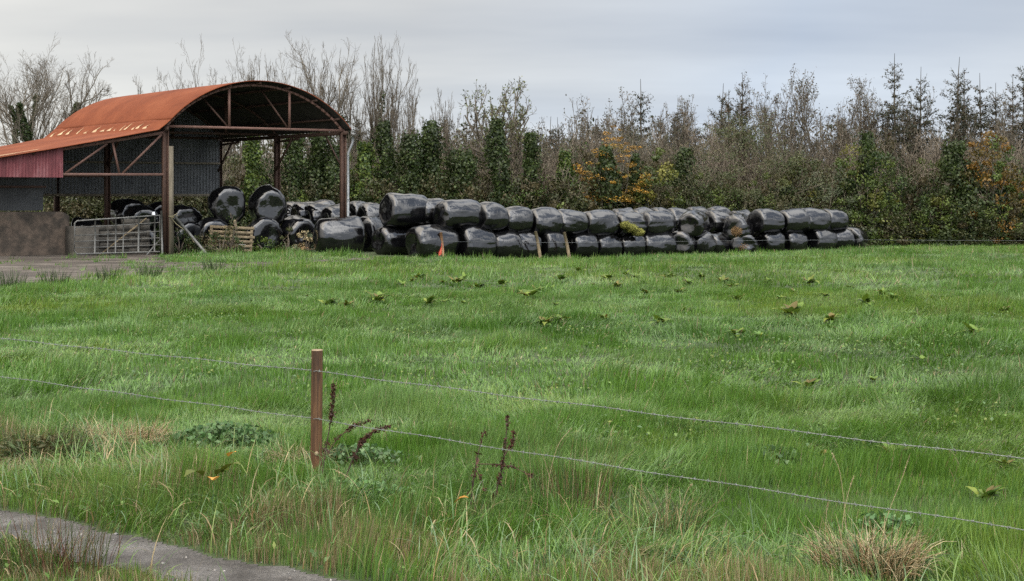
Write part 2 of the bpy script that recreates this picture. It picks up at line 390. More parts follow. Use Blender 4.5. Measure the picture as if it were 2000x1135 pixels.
corr('red_gable_sheet', (redgable, NV), 3.5, M['redtin'], 6, .024, .115)
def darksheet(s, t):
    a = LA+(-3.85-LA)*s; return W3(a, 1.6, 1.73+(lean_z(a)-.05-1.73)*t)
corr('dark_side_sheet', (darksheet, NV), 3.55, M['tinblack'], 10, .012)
# low concrete wall with a chipped right end
cw = MB(); n = 34
def cwf(s, t): return None
aa = np.linspace(LA-.3, -2.95, n); ztop = 1.70+.025*(fbm(aa*1.3, aa*0, 2)-.5); ztop[-3:] -= np.array([.0, .06, .16]); ztop[:3] = 1.7
nz_ = 14
for side, b in ((0, 1.45), (1, 1.70)):
    A, T = np.meshgrid(aa, np.linspace(0, 1, nz_), indexing='ij'); V = W3(A, b+.03*(fbm(A*2, T*4, 3+side)-.5), T*ztop[:, None]-.02)
    idx = np.arange(n*nz_).reshape(n, nz_); q = np.stack([idx[:-1, :-1], idx[1:, :-1], idx[1:, 1:], idx[:-1, 1:]], -1).reshape(-1, 4)
    cw.add(V, q if side == 0 else q[:, ::-1])
k = n*nz_; idx = np.arange(k).reshape(n, nz_)
cw.Fs.append((np.stack([idx[:-1, -1], idx[1:, -1], idx[1:, -1]+k, idx[:-1, -1]+k], -1), 0))
cw.Fs.append((np.stack([idx[-1, :-1], idx[-1, :-1]+k, idx[-1, 1:]+k, idx[-1, 1:]], -1), 0))
bp('concrete_wall', cw, M['conc'], smooth=False)

def hpost(a, b, z0, z1, mat, w=.19):
    mb = MB(); c0 = W3(a, b, z0); c1 = W3(a, b, z1); U = np.append(uh, 0); 
    for o_, ww, hh in ((-w/2+.008, .016, w), (w/2-.008, .016, w)):
        p = c0+U*o_; q = c1+U*o_; mb.bar(p, q, ww, hh, up=NV)
    mb.bar(c0, c1, w-.034, .014, up=NV); return bp('steel_post', mb, mat)
def brace(p, q, w=.07, mat=None, name='brace'): return bp(name, MB().bar(p, q, w, w), mat or M['steel'])
for b, mt in ((0, M['steel']), (Dp/2, M['steel']), (Dp-.02, M['steel'])):
    for a in (0, Wd): hpost(a, b, -.05, 4.95, mt)
for b in (Dp/2, Dp-.02):
    hpost(-6.9, b, -.05, 3.5, M['steel'])
hpost(-6.2, 0, 1.6, 3.6, M['steel'])
bp('timber_post', MB().bar(W3(.20, -.02, -.05), W3(.19, -.02, 4.25), .19, .14, up=NV), M['timber'])
for b, mt in ((0, M['steel_pink']), (Dp/2, M['steel']), (Dp-.3, M['steel'])):
    th = np.linspace(-TH*.985, TH*.985, 33); r = RR-.17
    rib = MB()
    P = W3(CH/2-OV+r*np.sin(th), b, ZC+r*np.cos(th))
    for i in range(32): rib.bar(P[i], P[i+1]+(P[i+1]-P[i])*.02, .08, .09)
    bp('arch_rib', rib, mt)
    bp('tie_beam', MB().bar(W3(-.02, b, 5.03), W3(Wd+.05, b, 5.03), .09, .10), mt)
    for fr_ in (.345, .685):
        a = Wd*fr_; bp('king_strut', MB().bar(W3(a, b, 5.08), W3(a, b, arc_z(a)-.1), .10, .09), mt)
        if b == 0: brace(W3(a-.05, b+.06, 5.1), W3(a-.75, b+.8, arc_z(a-.7)-.15), .06, M['steel'])
for i in range(7):                                   # purlins under the barrel
    th = (-.85+i*.283)*TH; r = RR-.09
    p = W3(CH/2-OV+r*math.sin(th), -.3, ZC+r*math.cos(th)); q = W3(CH/2-OV+r*math.sin(th), Dp+.2, ZC+r*math.cos(th)); bp('purlin', MB().bar(p, q, .07, .08), M['steel'])
for a, z in ((-.02, 4.93), (Wd+.02, 4.93)): bp('eaves_beam', MB().bar(W3(a, -.25, z), W3(a, Dp+.2, z), .09, .16), M['steel'])
for a in (-6.6, -4.9, -3.2, -1.5): bp('purlin', MB().bar(W3(a, -.2, lean_z(a)-.08), W3(a, Dp+.2, lean_z(a)-.08), .06, .09), M['steel'])
# lean-to front truss
tp = M['steel_pink']
bp('truss_top_chord', MB().bar(W3(-.05, -.02, 4.78), W3(-7.0, -.02, lean_z(-7.0)-.12), .08, .11), tp)
bp('truss_bottom_chord', MB().bar(W3(-.05, -.02, 3.13), W3(-7.0, -.02, 3.09), .08, .10), tp)
for (a0, z0, a1, z1) in ((-.15, 4.70, -1.62, 3.17), (-2.0, 4.35, -1.75, 3.17), (-2.2, 4.30, -3.72, 3.15), (-4.2, 4.02, -3.95, 3.15), (-4.3, 3.98, -5.5, 3.12)):
    brace(W3(a0, -.02, z0), W3(a1, -.02, z1), .075, tp, 'truss_strut')
for b in (Dp/2,):
    bp('truss_top_chord', MB().bar(W3(-.05, b, 4.78), W3(-7.0, b, lean_z(-7.0)-.12), .08, .11), M['steel'])
    bp('truss_bottom_chord', MB().bar(W3(-.05, b, 3.13), W3(-7.0, b, 3.09), .08, .10), M['steel'])
for b in (Dp/2, Dp-.02):
    brace(W3(Wd-.1, b-.02, 3.4), W3(Wd-.1, b-1.35, 4.85), .07); brace(W3(Wd, b-.05, 4.72), W3(Wd+.0, b-1.7, 4.80), .09)
brace(W3(Wd-.02, .15, 3.6), W3(Wd-.02, 1.2, 4.85), .05)
for b in (Dp/2, Dp-.02): brace(W3(.02, b-.02, 3.6), W3(.02, b-1.2, 4.85), .07)
# downpipe at the right front post
dpm = MB(); dpm.tube([W3(Wd+.36, -.1, 4.78), W3(Wd+.36, -.1, 4.62), W3(Wd+.34, -.1, 4.5), W3(Wd+.17, -.1, 4.12), W3(Wd+.155, -.1, 4.0), W3(Wd+.155, -.1, .3)], .055, 10)
for z in (1.0, 2.1, 3.2, 3.95): dpm.tube([W3(Wd+.155, -.1, z), W3(Wd+.155, -.1, z+.05)], .068, 10)
bp('downpipe', dpm, M['galv'], smooth=False)

# ================================================================== GATE, PROPS, WALL BEHIND
gR = np.array(at(318, 48.0)); gL = np.array(at(145, 46.6)); gd = (gL-gR); gLn = np.linalg.norm(gd[:2]); gd = gd/gLn
def G(s, z): return gR+gd*s+np.array([0, 0, z])
gate = thing('field_gate', 'grey tubular steel field gate sagging across the lean-to opening', 'gate', gR)
def gp(name, mb): return obj(name, mb, M['galvold'], gate, gR, True)
def gtop(s): return 1.55-.21*s/gLn
def gbot(s): return .12-.03*s/gLn
fr_ = [G(.12, gbot(.12)), G(.12, gtop(.12)), G(gLn*.5, gtop(gLn*.5)), G(gLn-.1, gtop(gLn-.1)), G(gLn-.02, gtop(gLn)-.07), G(gLn-.01, .9), G(gLn, gbot(gLn)+.12), G(gLn-.1, gbot(gLn)), G(gLn*.5, gbot(gLn*.5)), G(.12, gbot(.12))]
gp('frame', MB().tube(fr_, .03, 8))
for f in (.19, .38, .56, .80): gp('rail', MB().tube([G(.12, gbot(.1)+(gtop(.1)-gbot(.1))*f), G(gLn*.55, gbot(gLn/2)+(gtop(gLn/2)-gbot(gLn/2))*f-.02), G(gLn-.02, gbot(gLn)+(gtop(gLn)-gbot(gLn))*f)], .018, 6))
for px, w in ((184, .032), (209, .016), (224, .03), (239, .02), (269, .036), (301, .03)):
    s = gLn*(318-px)/173.; gp('upright', MB().tube([G(s, gbot(s)), G(s-.02, gtop(s))], w, 8))
hp = thing('gate_post', 'slim grey steel hanging post at the hinge end of the gate', 'post', G(.02, 0)); hb = G(.02, 0)
obj('post', MB().tube([G(.02, -.05), G(.06, 1.72)], .04, 8), M['galvold'], hp, hb, True)
obj('diagonal_stay', MB().tube([G(.08, .62), G(.62, .0)], .03, 8), M['galvold'], hp, hb, True)
p0, p1 = at(194, 47.4, 0), at(286, 48.6, 1.42)
tag(obj('timber_prop', MB().bar(p0-p0, p1-p0, .09, .04), M['pallet'], loc=p0), 'brown wooden plank propped diagonally behind the field gate', 'plank')
ro = MB(); rng = rs(3)
for k in range(2):
    q0, q1 = W3(.05, -.15, 1.5), W3(.42, -.12, 1.62-.1*k)
    ro.tube([q0, (q0+q1)/2+np.array([0, -.03, -.06]), q1], .014, 5)
ro.tube([W3(.1, -.15, 1.5), W3(.32, -.2, 1.2), W3(.75, -.25, .85), W3(1.0, -.25, .45)], .014, 5)
tag(obj('gate_rope', ro, M['rope'], off=W3(.05, -.15, 1.5), loc=W3(.05, -.15, 1.5)), 'frayed rope tying the gate post to the timber barn post', 'rope')
s0, s1 = W3(1.32, -.55, 0.02), W3(.30, -.12, 1.5)
tag(obj('leaning_pole', MB().tube([s0-s0, s1-s0], .055, 10), M['galvold'], loc=s0, smooth=False), 'grey steel pole leaning against the timber barn post', 'pole')
bw = thing('block_wall', 'low wall of stained pale concrete blocks behind the gate', 'wall', W3(-2.1, 1.0, 0)); rng = rs(8)
wm = MB()
for r in range(6):
    for c in range(5):
        a0 = -2.25+c*.45+(.22 if r % 2 else 0)
        if r == 5 and c < 2: continue
        a1 = min(a0+.435, -.12)
        if a1-a0 < .1: continue
        wb = W3([a0, a1, a1, a0], [1.0+rng.uniform(-.02, .02)]*2+[1.22]*2, 0.)
        z0, z1 = .0+r*.232, .0+r*.232+.222
        V = np.concatenate([wb+[0, 0, z0], wb+[0, 0, z1]]); wm.add(V, [[0, 3, 2, 1], [4, 5, 6, 7], [0, 1, 5, 4], [1, 2, 6, 5], [2, 3, 7, 6], [3, 0, 4, 7]])
obj('block_courses', wm, M['pale'], bw, W3(-2.1, 1.0, 0))
tk = MB(); 
tz = W3(-3.0, .9, 0)
def trough(a0, a1, b0, b1, h):
    c = W3([a0, a1, a1, a0], [b0, b0, b1, b1], 0.); i = W3([a0+.08, a1-.08, a1-.08, a0+.08], [b0+.08, b0+.08, b1-.08, b1-.08], 0.)
    V = np.concatenate([c, c+[0, 0, h], i+[0, 0, h], i+[0, 0, .2]])
    return V, [[0, 1, 5, 4], [1, 2, 6, 5], [2, 3, 7, 6], [3, 0, 4, 7], [4, 5, 9, 8], [5, 6, 10, 9], [6, 7, 11, 10], [7, 4, 8, 11], [8, 9, 13, 12], [9, 10, 14, 13], [10, 11, 15, 14], [11, 8, 12, 15], [12, 13, 14, 15]]
tk.add(*trough(-3.15, -2.3, .45, 1.35, 1.12))
tag(obj('concrete_trough', tk, M['pale'], off=tz, loc=tz), 'square pale concrete trough behind the free end of the gate', 'trough')
# pallet leaning on the bales
pb = at(450, 49.45, .02)
pal = thing('wooden_pallet', 'weathered wooden pallet leaning on its edge against the bales in brambles', 'pallet', pb)
ax = np.array([.97, .22, -.05]); ax /= np.linalg.norm(ax); upv = np.array([-.14, .42, .9]); upv -= ax*(ax@upv); upv /= np.linalg.norm(upv); nv_ = np.cross(ax, upv)
Mx = np.stack([ax, upv, nv_], 1)
rng = rs(2)
for k in range(6):
    y = .06+k*.2; w = .10+.02*rng.rand()
    obj('board', MB().box([-.86+.03*rng.randn(), y-w/2, .085], [.86+.03*rng.randn(), y+w/2, .107], M=(Mx, np.zeros(3))), M['pallet'], pal)
    if k % 2 == 0: obj('board', MB().box([-.86, y-w/2, -.05], [.86, y+w/2, -.028], M=(Mx, np.zeros(3))), M['pallet'], pal)
for x in (-.8, 0, .8): obj('bearer', MB().box([x-.05, .0, -.026], [x+.05, 1.14, .083], M=(Mx, np.zeros(3))), M['pallet'], pal)
st = at(462, 49.6, .9)
tag(obj('broken_stake', MB().bar((0, 0, 0), (-.12, .15, .42), .11, .05), M['pallet'], loc=st), 'broken pale board poking up behind the pallet', 'board')
ap = MB()
for i, (pa, pb_) in enumerate((((318, 496), (352, 494.5)), ((352, 494), (402, 491)), ((402, 491), (452, 486.5)))):
    q0 = gnd(*pa); q1 = gnd(*pb_); d = unit(q1-q0); nn = np.array([-d[1], d[0], 0]); 
    V = np.array([q0, q1, q1+nn*.8, q0+nn*.8]); V[:, 2] = -.03; ap.add(np.concatenate([V, V+[0, 0, .12+.01*i]]), [[4, 5, 6, 7], [0, 1, 5, 4], [1, 2, 6, 5], [2, 3, 7, 6], [3, 0, 4, 7]])
o = obj('kerb', ap, M['conc']); o['kind'] = 'structure'
# sheet of pale plastic rubbish and small white scraps
V, q, _ = grid(lambda s, t: np.stack([(s-.5)*1.25, (t-.5)*.7, .07+.12*np.sin(s*3.1)+.10*n2(s*5, t*4, 2)], -1), 14, 9)
tag(obj('plastic_sheet', MB().add(V, q), M['white'], loc=gnd(476, 489), smooth=True), 'crumpled white plastic sheet on the grass in front of the pallet', 'plastic sheet')
for px, py, lb in ((363, 492, 'small white scrap lying by the foot of the leaning pole'),):
    V, q, _ = grid(lambda s, t: np.stack([(s-.5)*.22, (t-.5)*.2, .06+.10*np.sin(s*3)*np.sin(t*3)], -1), 7, 7); tag(obj('plastic_scrap', MB().add(V, q), M['white'], loc=gnd(px, py), smooth=True), lb, 'litter')
V, q, _ = grid(lambda s, t: np.stack([.07*np.cos(s*6.283)*(1-.3*t), .07*np.sin(s*6.283)*(1-.3*t), .12*t], -1), 12, 4); 
tag(obj('white_cup', MB().add(V, q), M['white'], loc=G(.35, gtop(.35)+.03), smooth=True), 'small white pot upturned on the gate top rail', 'pot')

# ================================================================== BALES
def bale_mb(seed, loose=0.):
    rng = rs(seed); nt = 56
    prof = [(-.485, .012), (-.492, .10), (-.5, .20), (-.503, .285), (-.498, .345), (-.482, .392), (-.455, .428), (-.415, .456), (-.37, .474)]
    prof += [(x, .505-.030*(abs(x)/.37)**2.2) for x in np.linspace(-.31, .31, 13)]
    prof += [(-x, r) for x, r in prof[:9][::-1]]
    prof = np.array(prof); m = len(prof)
    a = np.arange(nt)*2*np.pi/nt
    X = np.repeat(prof[:, 0:1], nt, 1); Rr = np.repeat(prof[:, 1:2], nt, 1); A = np.repeat(a[None], m, 0)
    ca, sa = np.cos(A), np.sin(A); off = rng.uniform(0, 50, 3)
    P = np.stack([X, Rr*ca, Rr*sa], -1)
    d = .15*(n3(P*1.9+off, seed)-.5) + .035*(n3(P*6+off, seed+1)-.5)
    endw = np.exp(-((np.abs(X)-.44)/.09)**2)
    pleat = (n2(ca*7+sa*3+off[0], sa*8-ca*4+off[1], seed+2)-.5)*.03*endw*(1+loose*1.6)*np.clip((Rr-.3)/.15, 0, 1)
    ridge = (n2(X*3+off[2], ca*9+sa*9+20, seed+3)-.5)*(.028+.07*loose)*np.clip((.47-np.abs(X))/.08, 0, 1)
    rad = Rr/.5
    k = 1+ (d*2+pleat*1.6+ridge)*np.minimum(rad*1.4, 1)
    P = np.stack([X*(1+.10*(n3(P*3+off+9, seed+4)-.5)) + (.045*(n2(Rr*ca*4+off[0], Rr*sa*4, seed+6)-.5)*np.sign(X)*np.clip((1-rad)/.25, 0, 1)), Rr*ca*k, Rr*sa*k], -1)
    tp = rng.uniform(-.07, .07); P[..., 1:] *= (1+tp*P[..., 0:1]*2)
    z = P[..., 2]; low = np.clip((-z-.38)/.16, 0, 1); P[..., 2] = np.where(z < -.38, -.38-.08*np.tanh(low*1.3), z)
    P[..., 1] *= 1+.05*np.exp(-((P[..., 2]+.25)/.22)**2)
    P[..., 2] += .45; P[..., 2] /= (P[..., 2].max()-P[..., 2].min()); P[..., 2] -= P[..., 2].min()   # base at 0, height 1
    idx = np.arange(m*nt).reshape(m, nt); q = np.stack([idx[:-1], np.roll(idx[:-1], -1, 1), np.roll(idx[1:], -1, 1), idx[1:]], -1).reshape(-1, 4)
    mb = MB().add(P, q[:, ::-1]); mb.Fs.append((idx[0][None, :], 0)); mb.Fs.append((idx[-1][None, ::-1], 0))
    return mb
BM = [bale_mb(100+i, .25 if i < 7 else 1.4).mesh('silage_bale', True) for i in range(10)]
for me in BM: me.materials.append(M['wrap'])
g1, g2, g3, g4, g5 = 'bales of the lower front row', 'bales of the upper front row', 'bales showing over the back of the long stack', 'bales stacked beyond the barn post', 'bales stored in the barn'
bale_i = [0]
def bale(x0, x1, top, bot, D, yaw, label, group, L=None, d=None, var=None, onground=False):
    px = (x0+x1)/2; w = (x1-x0)*D/F; c = at(px, D); zt = zat(top, D)
    zb = float(gz(c[0], c[1]))-.04 if onground else zat(bot, D)
    grow_ = 1.0; 
    if group == g1: zt += .07
    if group == g2: zb -= .10
    if group == g5: zt += .09; zb -= 0 if onground else .12
    h = zt-zb; d = d or max(1.02, min(h*1.05, 1.34)); y = R(yaw)
    if L is None: L = np.clip((w-d*abs(math.sin(y))*.55)/max(abs(math.cos(y)), .35), 1.1, 1.75)
    L = L*(1.10 if group in (g1, g2) else 1.0); d = d*(1.07 if group == g5 else 1.0); i = bale_i[0]; bale_i[0] += 1
    o = bpy.data.objects.new('silage_bale', BM[i*3 % 7 if var is None else var]); COL.objects.link(o)
    o.location = (c[0], c[1], zb); o.rotation_euler = (0, 0, y + (math.pi if i % 2 and var is None else 0)); o.scale = (L, d, h)
    return tag(o, label, 'bale', group)
LA_, LB_ = np.array([at(845, 47.7)[0], 47.7]), np.array([at(1675, 61.)[0], 61.])
def lineD(px, off=0):
    k = (px-1000)/F; n = np.array([-(LB_-LA_)[1], (LB_-LA_)[0]]); n /= np.linalg.norm(n); A = LA_+n*off; d = LB_-LA_
    s = (k*A[1]-A[0])/(d[0]-k*d[1]); return A[1]+d[1]*s
RY = math.degrees(math.atan2((LB_-LA_)[1], (LB_-LA_)[0]))
low = [(793, 897, 441, 502, 8), (888, 965, 442, 503, 4), (956, 1006, 450, 499, 0), (997, 1046, 451, 498, -3), (1043, 1105, 449, 498, 8), (1107, 1162, 455, 498, 0), (1151, 1211, 456, 497, 0),
       (1200, 1255, 457, 496, -2), (1242, 1315, 453, 495, 5), (1309, 1355, 452, 492, 40), (1342, 1390, 454, 491, 5), (1384, 1412, 457, 490, 20)]
bale(611, 712, 425, 486, 49.6, 27, 'large single wrapped bale standing alone on the grass next to the downpipe', g1, onground=True, d=1.3)
bale(696, 748, 425, 492, 51.3, 62, 'bale wedged behind the big single bale by the downpipe, creased side towards the field', g1, onground=True)
bale(733, 813, 438, 498, 48.9, RY+12, 'lower bale under the tall peaked bale, its dark end facing the barn', g1, onground=True)
names = {0: 'lower bale directly behind the orange-tagged stake', 4: 'lower bale between the two leaning wooden stakes', 9: 'lower bale turned crosswise, below the dull round-ended upper bale'}
for i, (x0, x1, t, b, dy) in enumerate(low):
    bale(x0, x1, t, b, lineD((x0+x1)/2), RY+dy, names.get(i, f'glossy lower front row bale, {nth(i)} counting from the orange-tagged stake rightwards'), g1, onground=True)
tornlow = bale(1408, 1488, 455, 490, lineD(1448)-.2, RY+52, 'lower bale with round brown hay end showing through its torn wrap', g1, onground=True, var=8, d=1.3)
for i, (x0, x1, t, b, dy) in enumerate([(1478, 1530, 451, 487, 2), (1524, 1572, 451, 487, 0), (1570, 1635, 446, 487, 10), (1617, 1658, 448, 480, -4), (1645, 1691, 445, 479, 25)]):
    bale(x0, x1, t, b, lineD((x0+x1)/2), RY+dy, f'lower bale beyond the brown hay end, {nth(i)} from it' if i < 4 else 'last lower bale at the far right tip of the stack', g1, onground=True)
bale(744, 843, 376, 439, 48.9, RY+4, 'tall peaked bale topping the barn end of the long stack', g2, d=1.3)
bale(846, 944, 389, 446, 48.6, RY+8, 'broad upper bale right of the peaked one, dark pleated end showing', g2, d=1.25)
up = [(926, 988, 393, 447, 2), (976, 1036, 402, 451, -4), (1026, 1092, 404, 456, 4), (1078, 1145, 408, 454, 0), (1131, 1203, 409, 457, 2)]
for i, (x0, x1, t, b, dy) in enumerate(up):
    bale(x0, x1, t, b, lineD((x0+x1)/2, .1), RY+dy, f'glossy upper front row bale, {nth(i)} to the right of the broad pleated one', g2)
torng = bale(1194, 1261, 413, 457, lineD(1228, .1), RY+6, 'ripped upper bale spilling yellow green silage', g2, var=7)
bale(1245, 1317, 412, 456, lineD(1281, .1), RY+3, 'upper bale between the spilling bale and the dull round-ended one', g2)
bale(1316, 1394, 409, 458, lineD(1356, .1)-.2, RY+38, 'dull grey upper bale turned so its round end faces out', g2, d=1.3)
tornup = bale(1398, 1485, 415, 466, lineD(1442, .1)-.2, RY+34, 'wrinkled upper bale with a tuft of straw in a hole', g2, var=9, d=1.2)
for i, (x0, x1, t, b, dy) in enumerate([(1466, 1529, 407, 451, 0), (1514, 1576, 406, 452, 4), (1552, 1619, 405, 449, 0), (1600, 1654, 407, 447, -3)]):
    bale(x0, x1, t, b, lineD((x0+x1)/2, .1), RY+dy, f'upper bale {nth(i)} right of the one with the straw tuft' if i < 3 else 'last upper bale at the far right end of the stack', g2)
bk = [(815, 872, 387), (1030, 1082, 407), (1080, 1135, 407.5), (1190, 1240, 405), (1228, 1278, 404), (1268, 1312, 404.5), (1305, 1342, 405), (1338, 1380, 403), (1374, 1426, 402), (1375, 1425, 410), (1419, 1470, 409), (1474, 1518, 407), (1545, 1595, 405.5)]
for i, (x0, x1, t) in enumerate(bk):
    off = 1.45 if i not in (3, 4, 5, 6, 7, 8) else 2.8
    D = lineD((x0+x1)/2, off); 
    bale(x0, x1, t, YH+(H-zat(t, D)+1.08)*F/D, D, RY+(i*37 % 11)-5, f'rear bale top peeping over the long stack, {nth(i)} from the barn end', g3)
    bale(x0, x1, YH+(H-zat(t, D)+1.02)*F/D, 0, D, RY, f'rear bale under the {nth(i)} peeping bale of the long stack', 'bales hidden under the back row', onground=True)
for i, (x0, x1, t, D, dy) in enumerate([(553, 600, 393, 56.2, 20), (572, 620, 393.5, 55.4, 30), (606, 656, 389, 58.0, 20), (594, 660, 396, 55.0, 30), (634, 676, 400, 54.4, 40), (652, 690, 395, 56.5, 25), (679, 728, 392, 55.5, 35), (701, 754, 395, 54.6, 30)]):
    bale(x0, x1, t, YH+(H-zat(t, D)+1.15)*F/D, D, dy, f'sky-bright bale beyond the barn downpipe post, {nth(i)} from the barn side', g4)
    bale(x0, x1, YH+(H-zat(t, D)+1.05)*F/D, 0, D, dy, f'bale underneath the {nth(i)} sky-bright bale beyond the downpipe', 'bales hidden under the bright ones', onground=True)
# barn interior
bale(392, 490, 367, 431, 51.2, -60, 'upper barn bale nearer the timber post, dark matt round end facing the field', g5, L=1.35, d=1.36)
bale(477, 570, 364, 435, 51.7, -62, 'upper barn bale nearer the downpipe, smooth grey round end', g5, L=1.35, d=1.38)
bale(374, 452, 428, 480, 50.7, -58, 'lower barn bale behind the pallet', g5, L=1.35, d=1.3, onground=True)
bale(476, 551, 426, 475, 51.3, -60, 'lower barn bale just right of the pallet', g5, L=1.35, d=1.36, onground=True)
bale(548, 615, 424, 480, 51.9, -50, 'lower barn bale at the open right side of the barn', g5, L=1.35, d=1.3, onground=True)
bale(318, 385, 404, 440, 51.2, -48, 'upper barn bale with torn fluttering wrap behind the leaning pole', g5, L=1.4, d=1.3, var=7)
bale(330, 392, 436, 490, 50.8, -50, 'lower barn bale in shadow behind the leaning pole', g5, L=1.4, d=1.3, onground=True)
bale(212, 290, 392, 436, 52.2, -50, 'long dark bale high behind the gate, beside the lean-to steel post', g5, L=1.4, d=1.3)
bale(212, 290, 434, 490, 52.2, -50, 'dark bale low behind the gate in the shadow', g5, L=1.4, d=1.3, onground=True)
bale(248, 304, 404, 445, 50.6, -58, 'bale with grey round end directly behind the gate top', g5, L=1.3, d=1.2)
bale(248, 304, 442, 490, 50.6, -58, 'bale hidden behind the block wall at the gate', g5, L=1.3, d=1.2, onground=True)
bale(286, 330, 397, 445, 53.0, -50, 'dark bale glimpsed just behind the timber barn post', g5, L=1.3, d=1.2)
bale(286, 330, 443, 490, 53.0, -50, 'low dark bale glimpsed behind the timber barn post', g5, L=1.3, d=1.2, onground=True)
bale(140, 200, 428, 490, 50.3, 10, 'pale topped bale standing behind the concrete trough', g5, L=1.2, d=1.2, onground=True)
# torn openings
def hay_tuft(name, px, py, D, rx, rz, mat, seed, parent, spill=0, label=None):
    """ragged lump of fibres bulging out of the wrap"""
    rng = rs(seed); n = 1400; c = at(px, D, zat(py, D)); mb = MB()
    V, q, _ = grid(lambda s, t: np.stack([rx*.9*np.cos(s*6.2832)*np.sin(t*3.1416), .16*np.sin(s*6.2832)*np.sin(t*3.1416), rz*.9*np.cos(t*3.1416)], -1)*(1+.5*(n2(s*9, t*6, seed)[..., None]-.5)), 24, 14)
    mb.add(V, q)
    a = rng.normal(0, 1, (n, 3)); a = unit(a)*np.array([rx, .2, rz]); a[:, 1] = -np.abs(a[:, 1])
    d = unit(rng.normal(0, 1, (n, 3))+np.array([0, -.4, -.5-spill])); 
    ps = np.stack([a, a+d*.07, a+d*.13+np.array([0, 0, -.03])], 1)
    V, q = tubes(ps, np.full((n, 3), .006), 3); mb.add(V, q)
    m = np.array(parent.matrix_basis.inverted()); mb.V = [(v+c)@m[:3, :3].T+m[:3, 3] for v in mb.V]
    return obj(name, mb, mat, parent, smooth=True)
bpy.context.view_layer.update()
hay_tuft('exposed_hay', 1447, 481, lineD(1448)-.93, .34, .20, M['hay'], 1, tornlow)
hay_tuft('exposed_straw', 1441, 450, lineD(1442)-.85, .25, .20, M['hay'], 2, tornup)
for k, (px, py, dd, rx, rz) in enumerate([(1221, 437, .66, .15, .09), (1233, 443, .74, .19, .11), (1246, 451, .80, .20, .10)]): hay_tuft('spilled_silage', px, py, lineD(px)-dd, rx, rz, M['silage'], 3+k, torng, .9)

# ================================================================== FENCES
def stake(px0, py0, px1, py1, r, name, label, cat, D=None):
    b = gnd(px0, py0) if D is None else at(px0, D, float(gz(at(px0, D)[0], D))); t = at(px1, b[1]-.02, zat(py1, b[1])); 
    o = thing(name, label, cat, b)
    mb = MB().tube([np.array([0, 0, -.15]), (t-b)*.5, t-b], [r, r*.97, r*.95], 12); obj('stake', mb, M['pallet'] if 'weathered' in label else M['stake'], o, smooth=False); return o, b, t
stk, sb, stp = stake(866, 504, 861, 454, .062, 'fence_stake', 'reddish wooden stake with an orange tag in front of the bales', 'stake')
V, q, _ = grid(lambda s, t: np.stack([(s-.5)*.13*(1-.2*np.abs(t-.4)), -.02+.05*np.sin(t*4+s*2), -.62*t*(1-.1*s)], -1), 6, 12)
tagp = (np.array([-.12, -.06, (stp-sb)[2]-.28])); obj('orange_tag', MB().add(V+tagp, q), M['orange'], stk, smooth=True)
stake(1057, 503, 1046, 452, .066, 'fence_stake', 'weathered wooden stake leaning left, nearer the orange-tagged stake', 'stake', lineD(1055)-1.35)
stake(1114, 502, 1102, 454, .066, 'fence_stake', 'weathered wooden stake leaning left, farther from the orange-tagged stake', 'stake', lineD(1110)-1.35)
fw = MB(); P = [at(px, D, zat(py, D)) for px, py, D in ((863, 472, 45.2), (1050, 473.5, 48.9), (1108, 474, 49.7), (1500, 469.5, 54), (1690, 468.5, 56), (1850, 469.5, 58), (2060, 470, 60))]
fw.tube(P, .0035, 4); c0 = np.array(P[0]); 
tag(obj('fence_wire', fw, M['galv'], off=c0, loc=c0), 'thin single wire strung past the stakes in front of the bales', 'wire')
# near post and the two barbed strands
pb = at(617, 9.80, float(gz(at(617, 9.8)[0], 9.8))); pt = at(619.5, 9.80, zat(684, 9.8))
npst = thing('fence_post', 'round brown timber fence post standing in the near grass', 'post', pb)
ptp = pt-pb; ang = np.linspace(0, 2*np.pi, 24, endpoint=False)
prm = MB(); zz = np.linspace(0, 1, 30); r_ = .0465
ring = []
for z in zz: ring.append(np.array([0, 0, -.2])*(1-z)+ptp*z + np.stack([np.cos(ang), np.sin(ang), 0*ang], -1)*(r_*(1.03-.06*z)*(1+.03*(n2(ang*2, ang*0+z*3, 4)-.5)))[:, None])
ring = np.array(ring); idx = np.arange(30*24).reshape(30, 24)
prm.add(ring, np.stack([idx[:-1], np.roll(idx[:-1], -1, 1), np.roll(idx[1:], -1, 1), idx[1:]], -1).reshape(-1, 4))
obj('shaft', prm, M['post'], npst, smooth=True)
cap = np.concatenate([ring[-1], ring[-1]*.0+ring[-1].mean(0)+(ring[-1]-ring[-1].mean(0))*.9+[0, 0, .004]]); cm = MB().add(cap, [[i, (i+1) % 24, 24+(i+1) % 24, 24+i] for i in range(24)]); cm.Fs.append((np.arange(24, 48)[None], 0))
obj('cut_top', cm, M['endgrain'], npst)
kn, kq, _ = grid(lambda s, t: np.stack([.016*np.cos(s*6.283)*np.sin(t*1.57), -.009*np.cos(t*1.57), .020*np.sin(s*6.283)*np.sin(t*1.57)], -1), 12, 6)
obj('knot', MB().add(kn+np.array([.012, -.046, zat(884, 9.8)-pb[2]]), kq), M['endgrain'], npst, smooth=True)
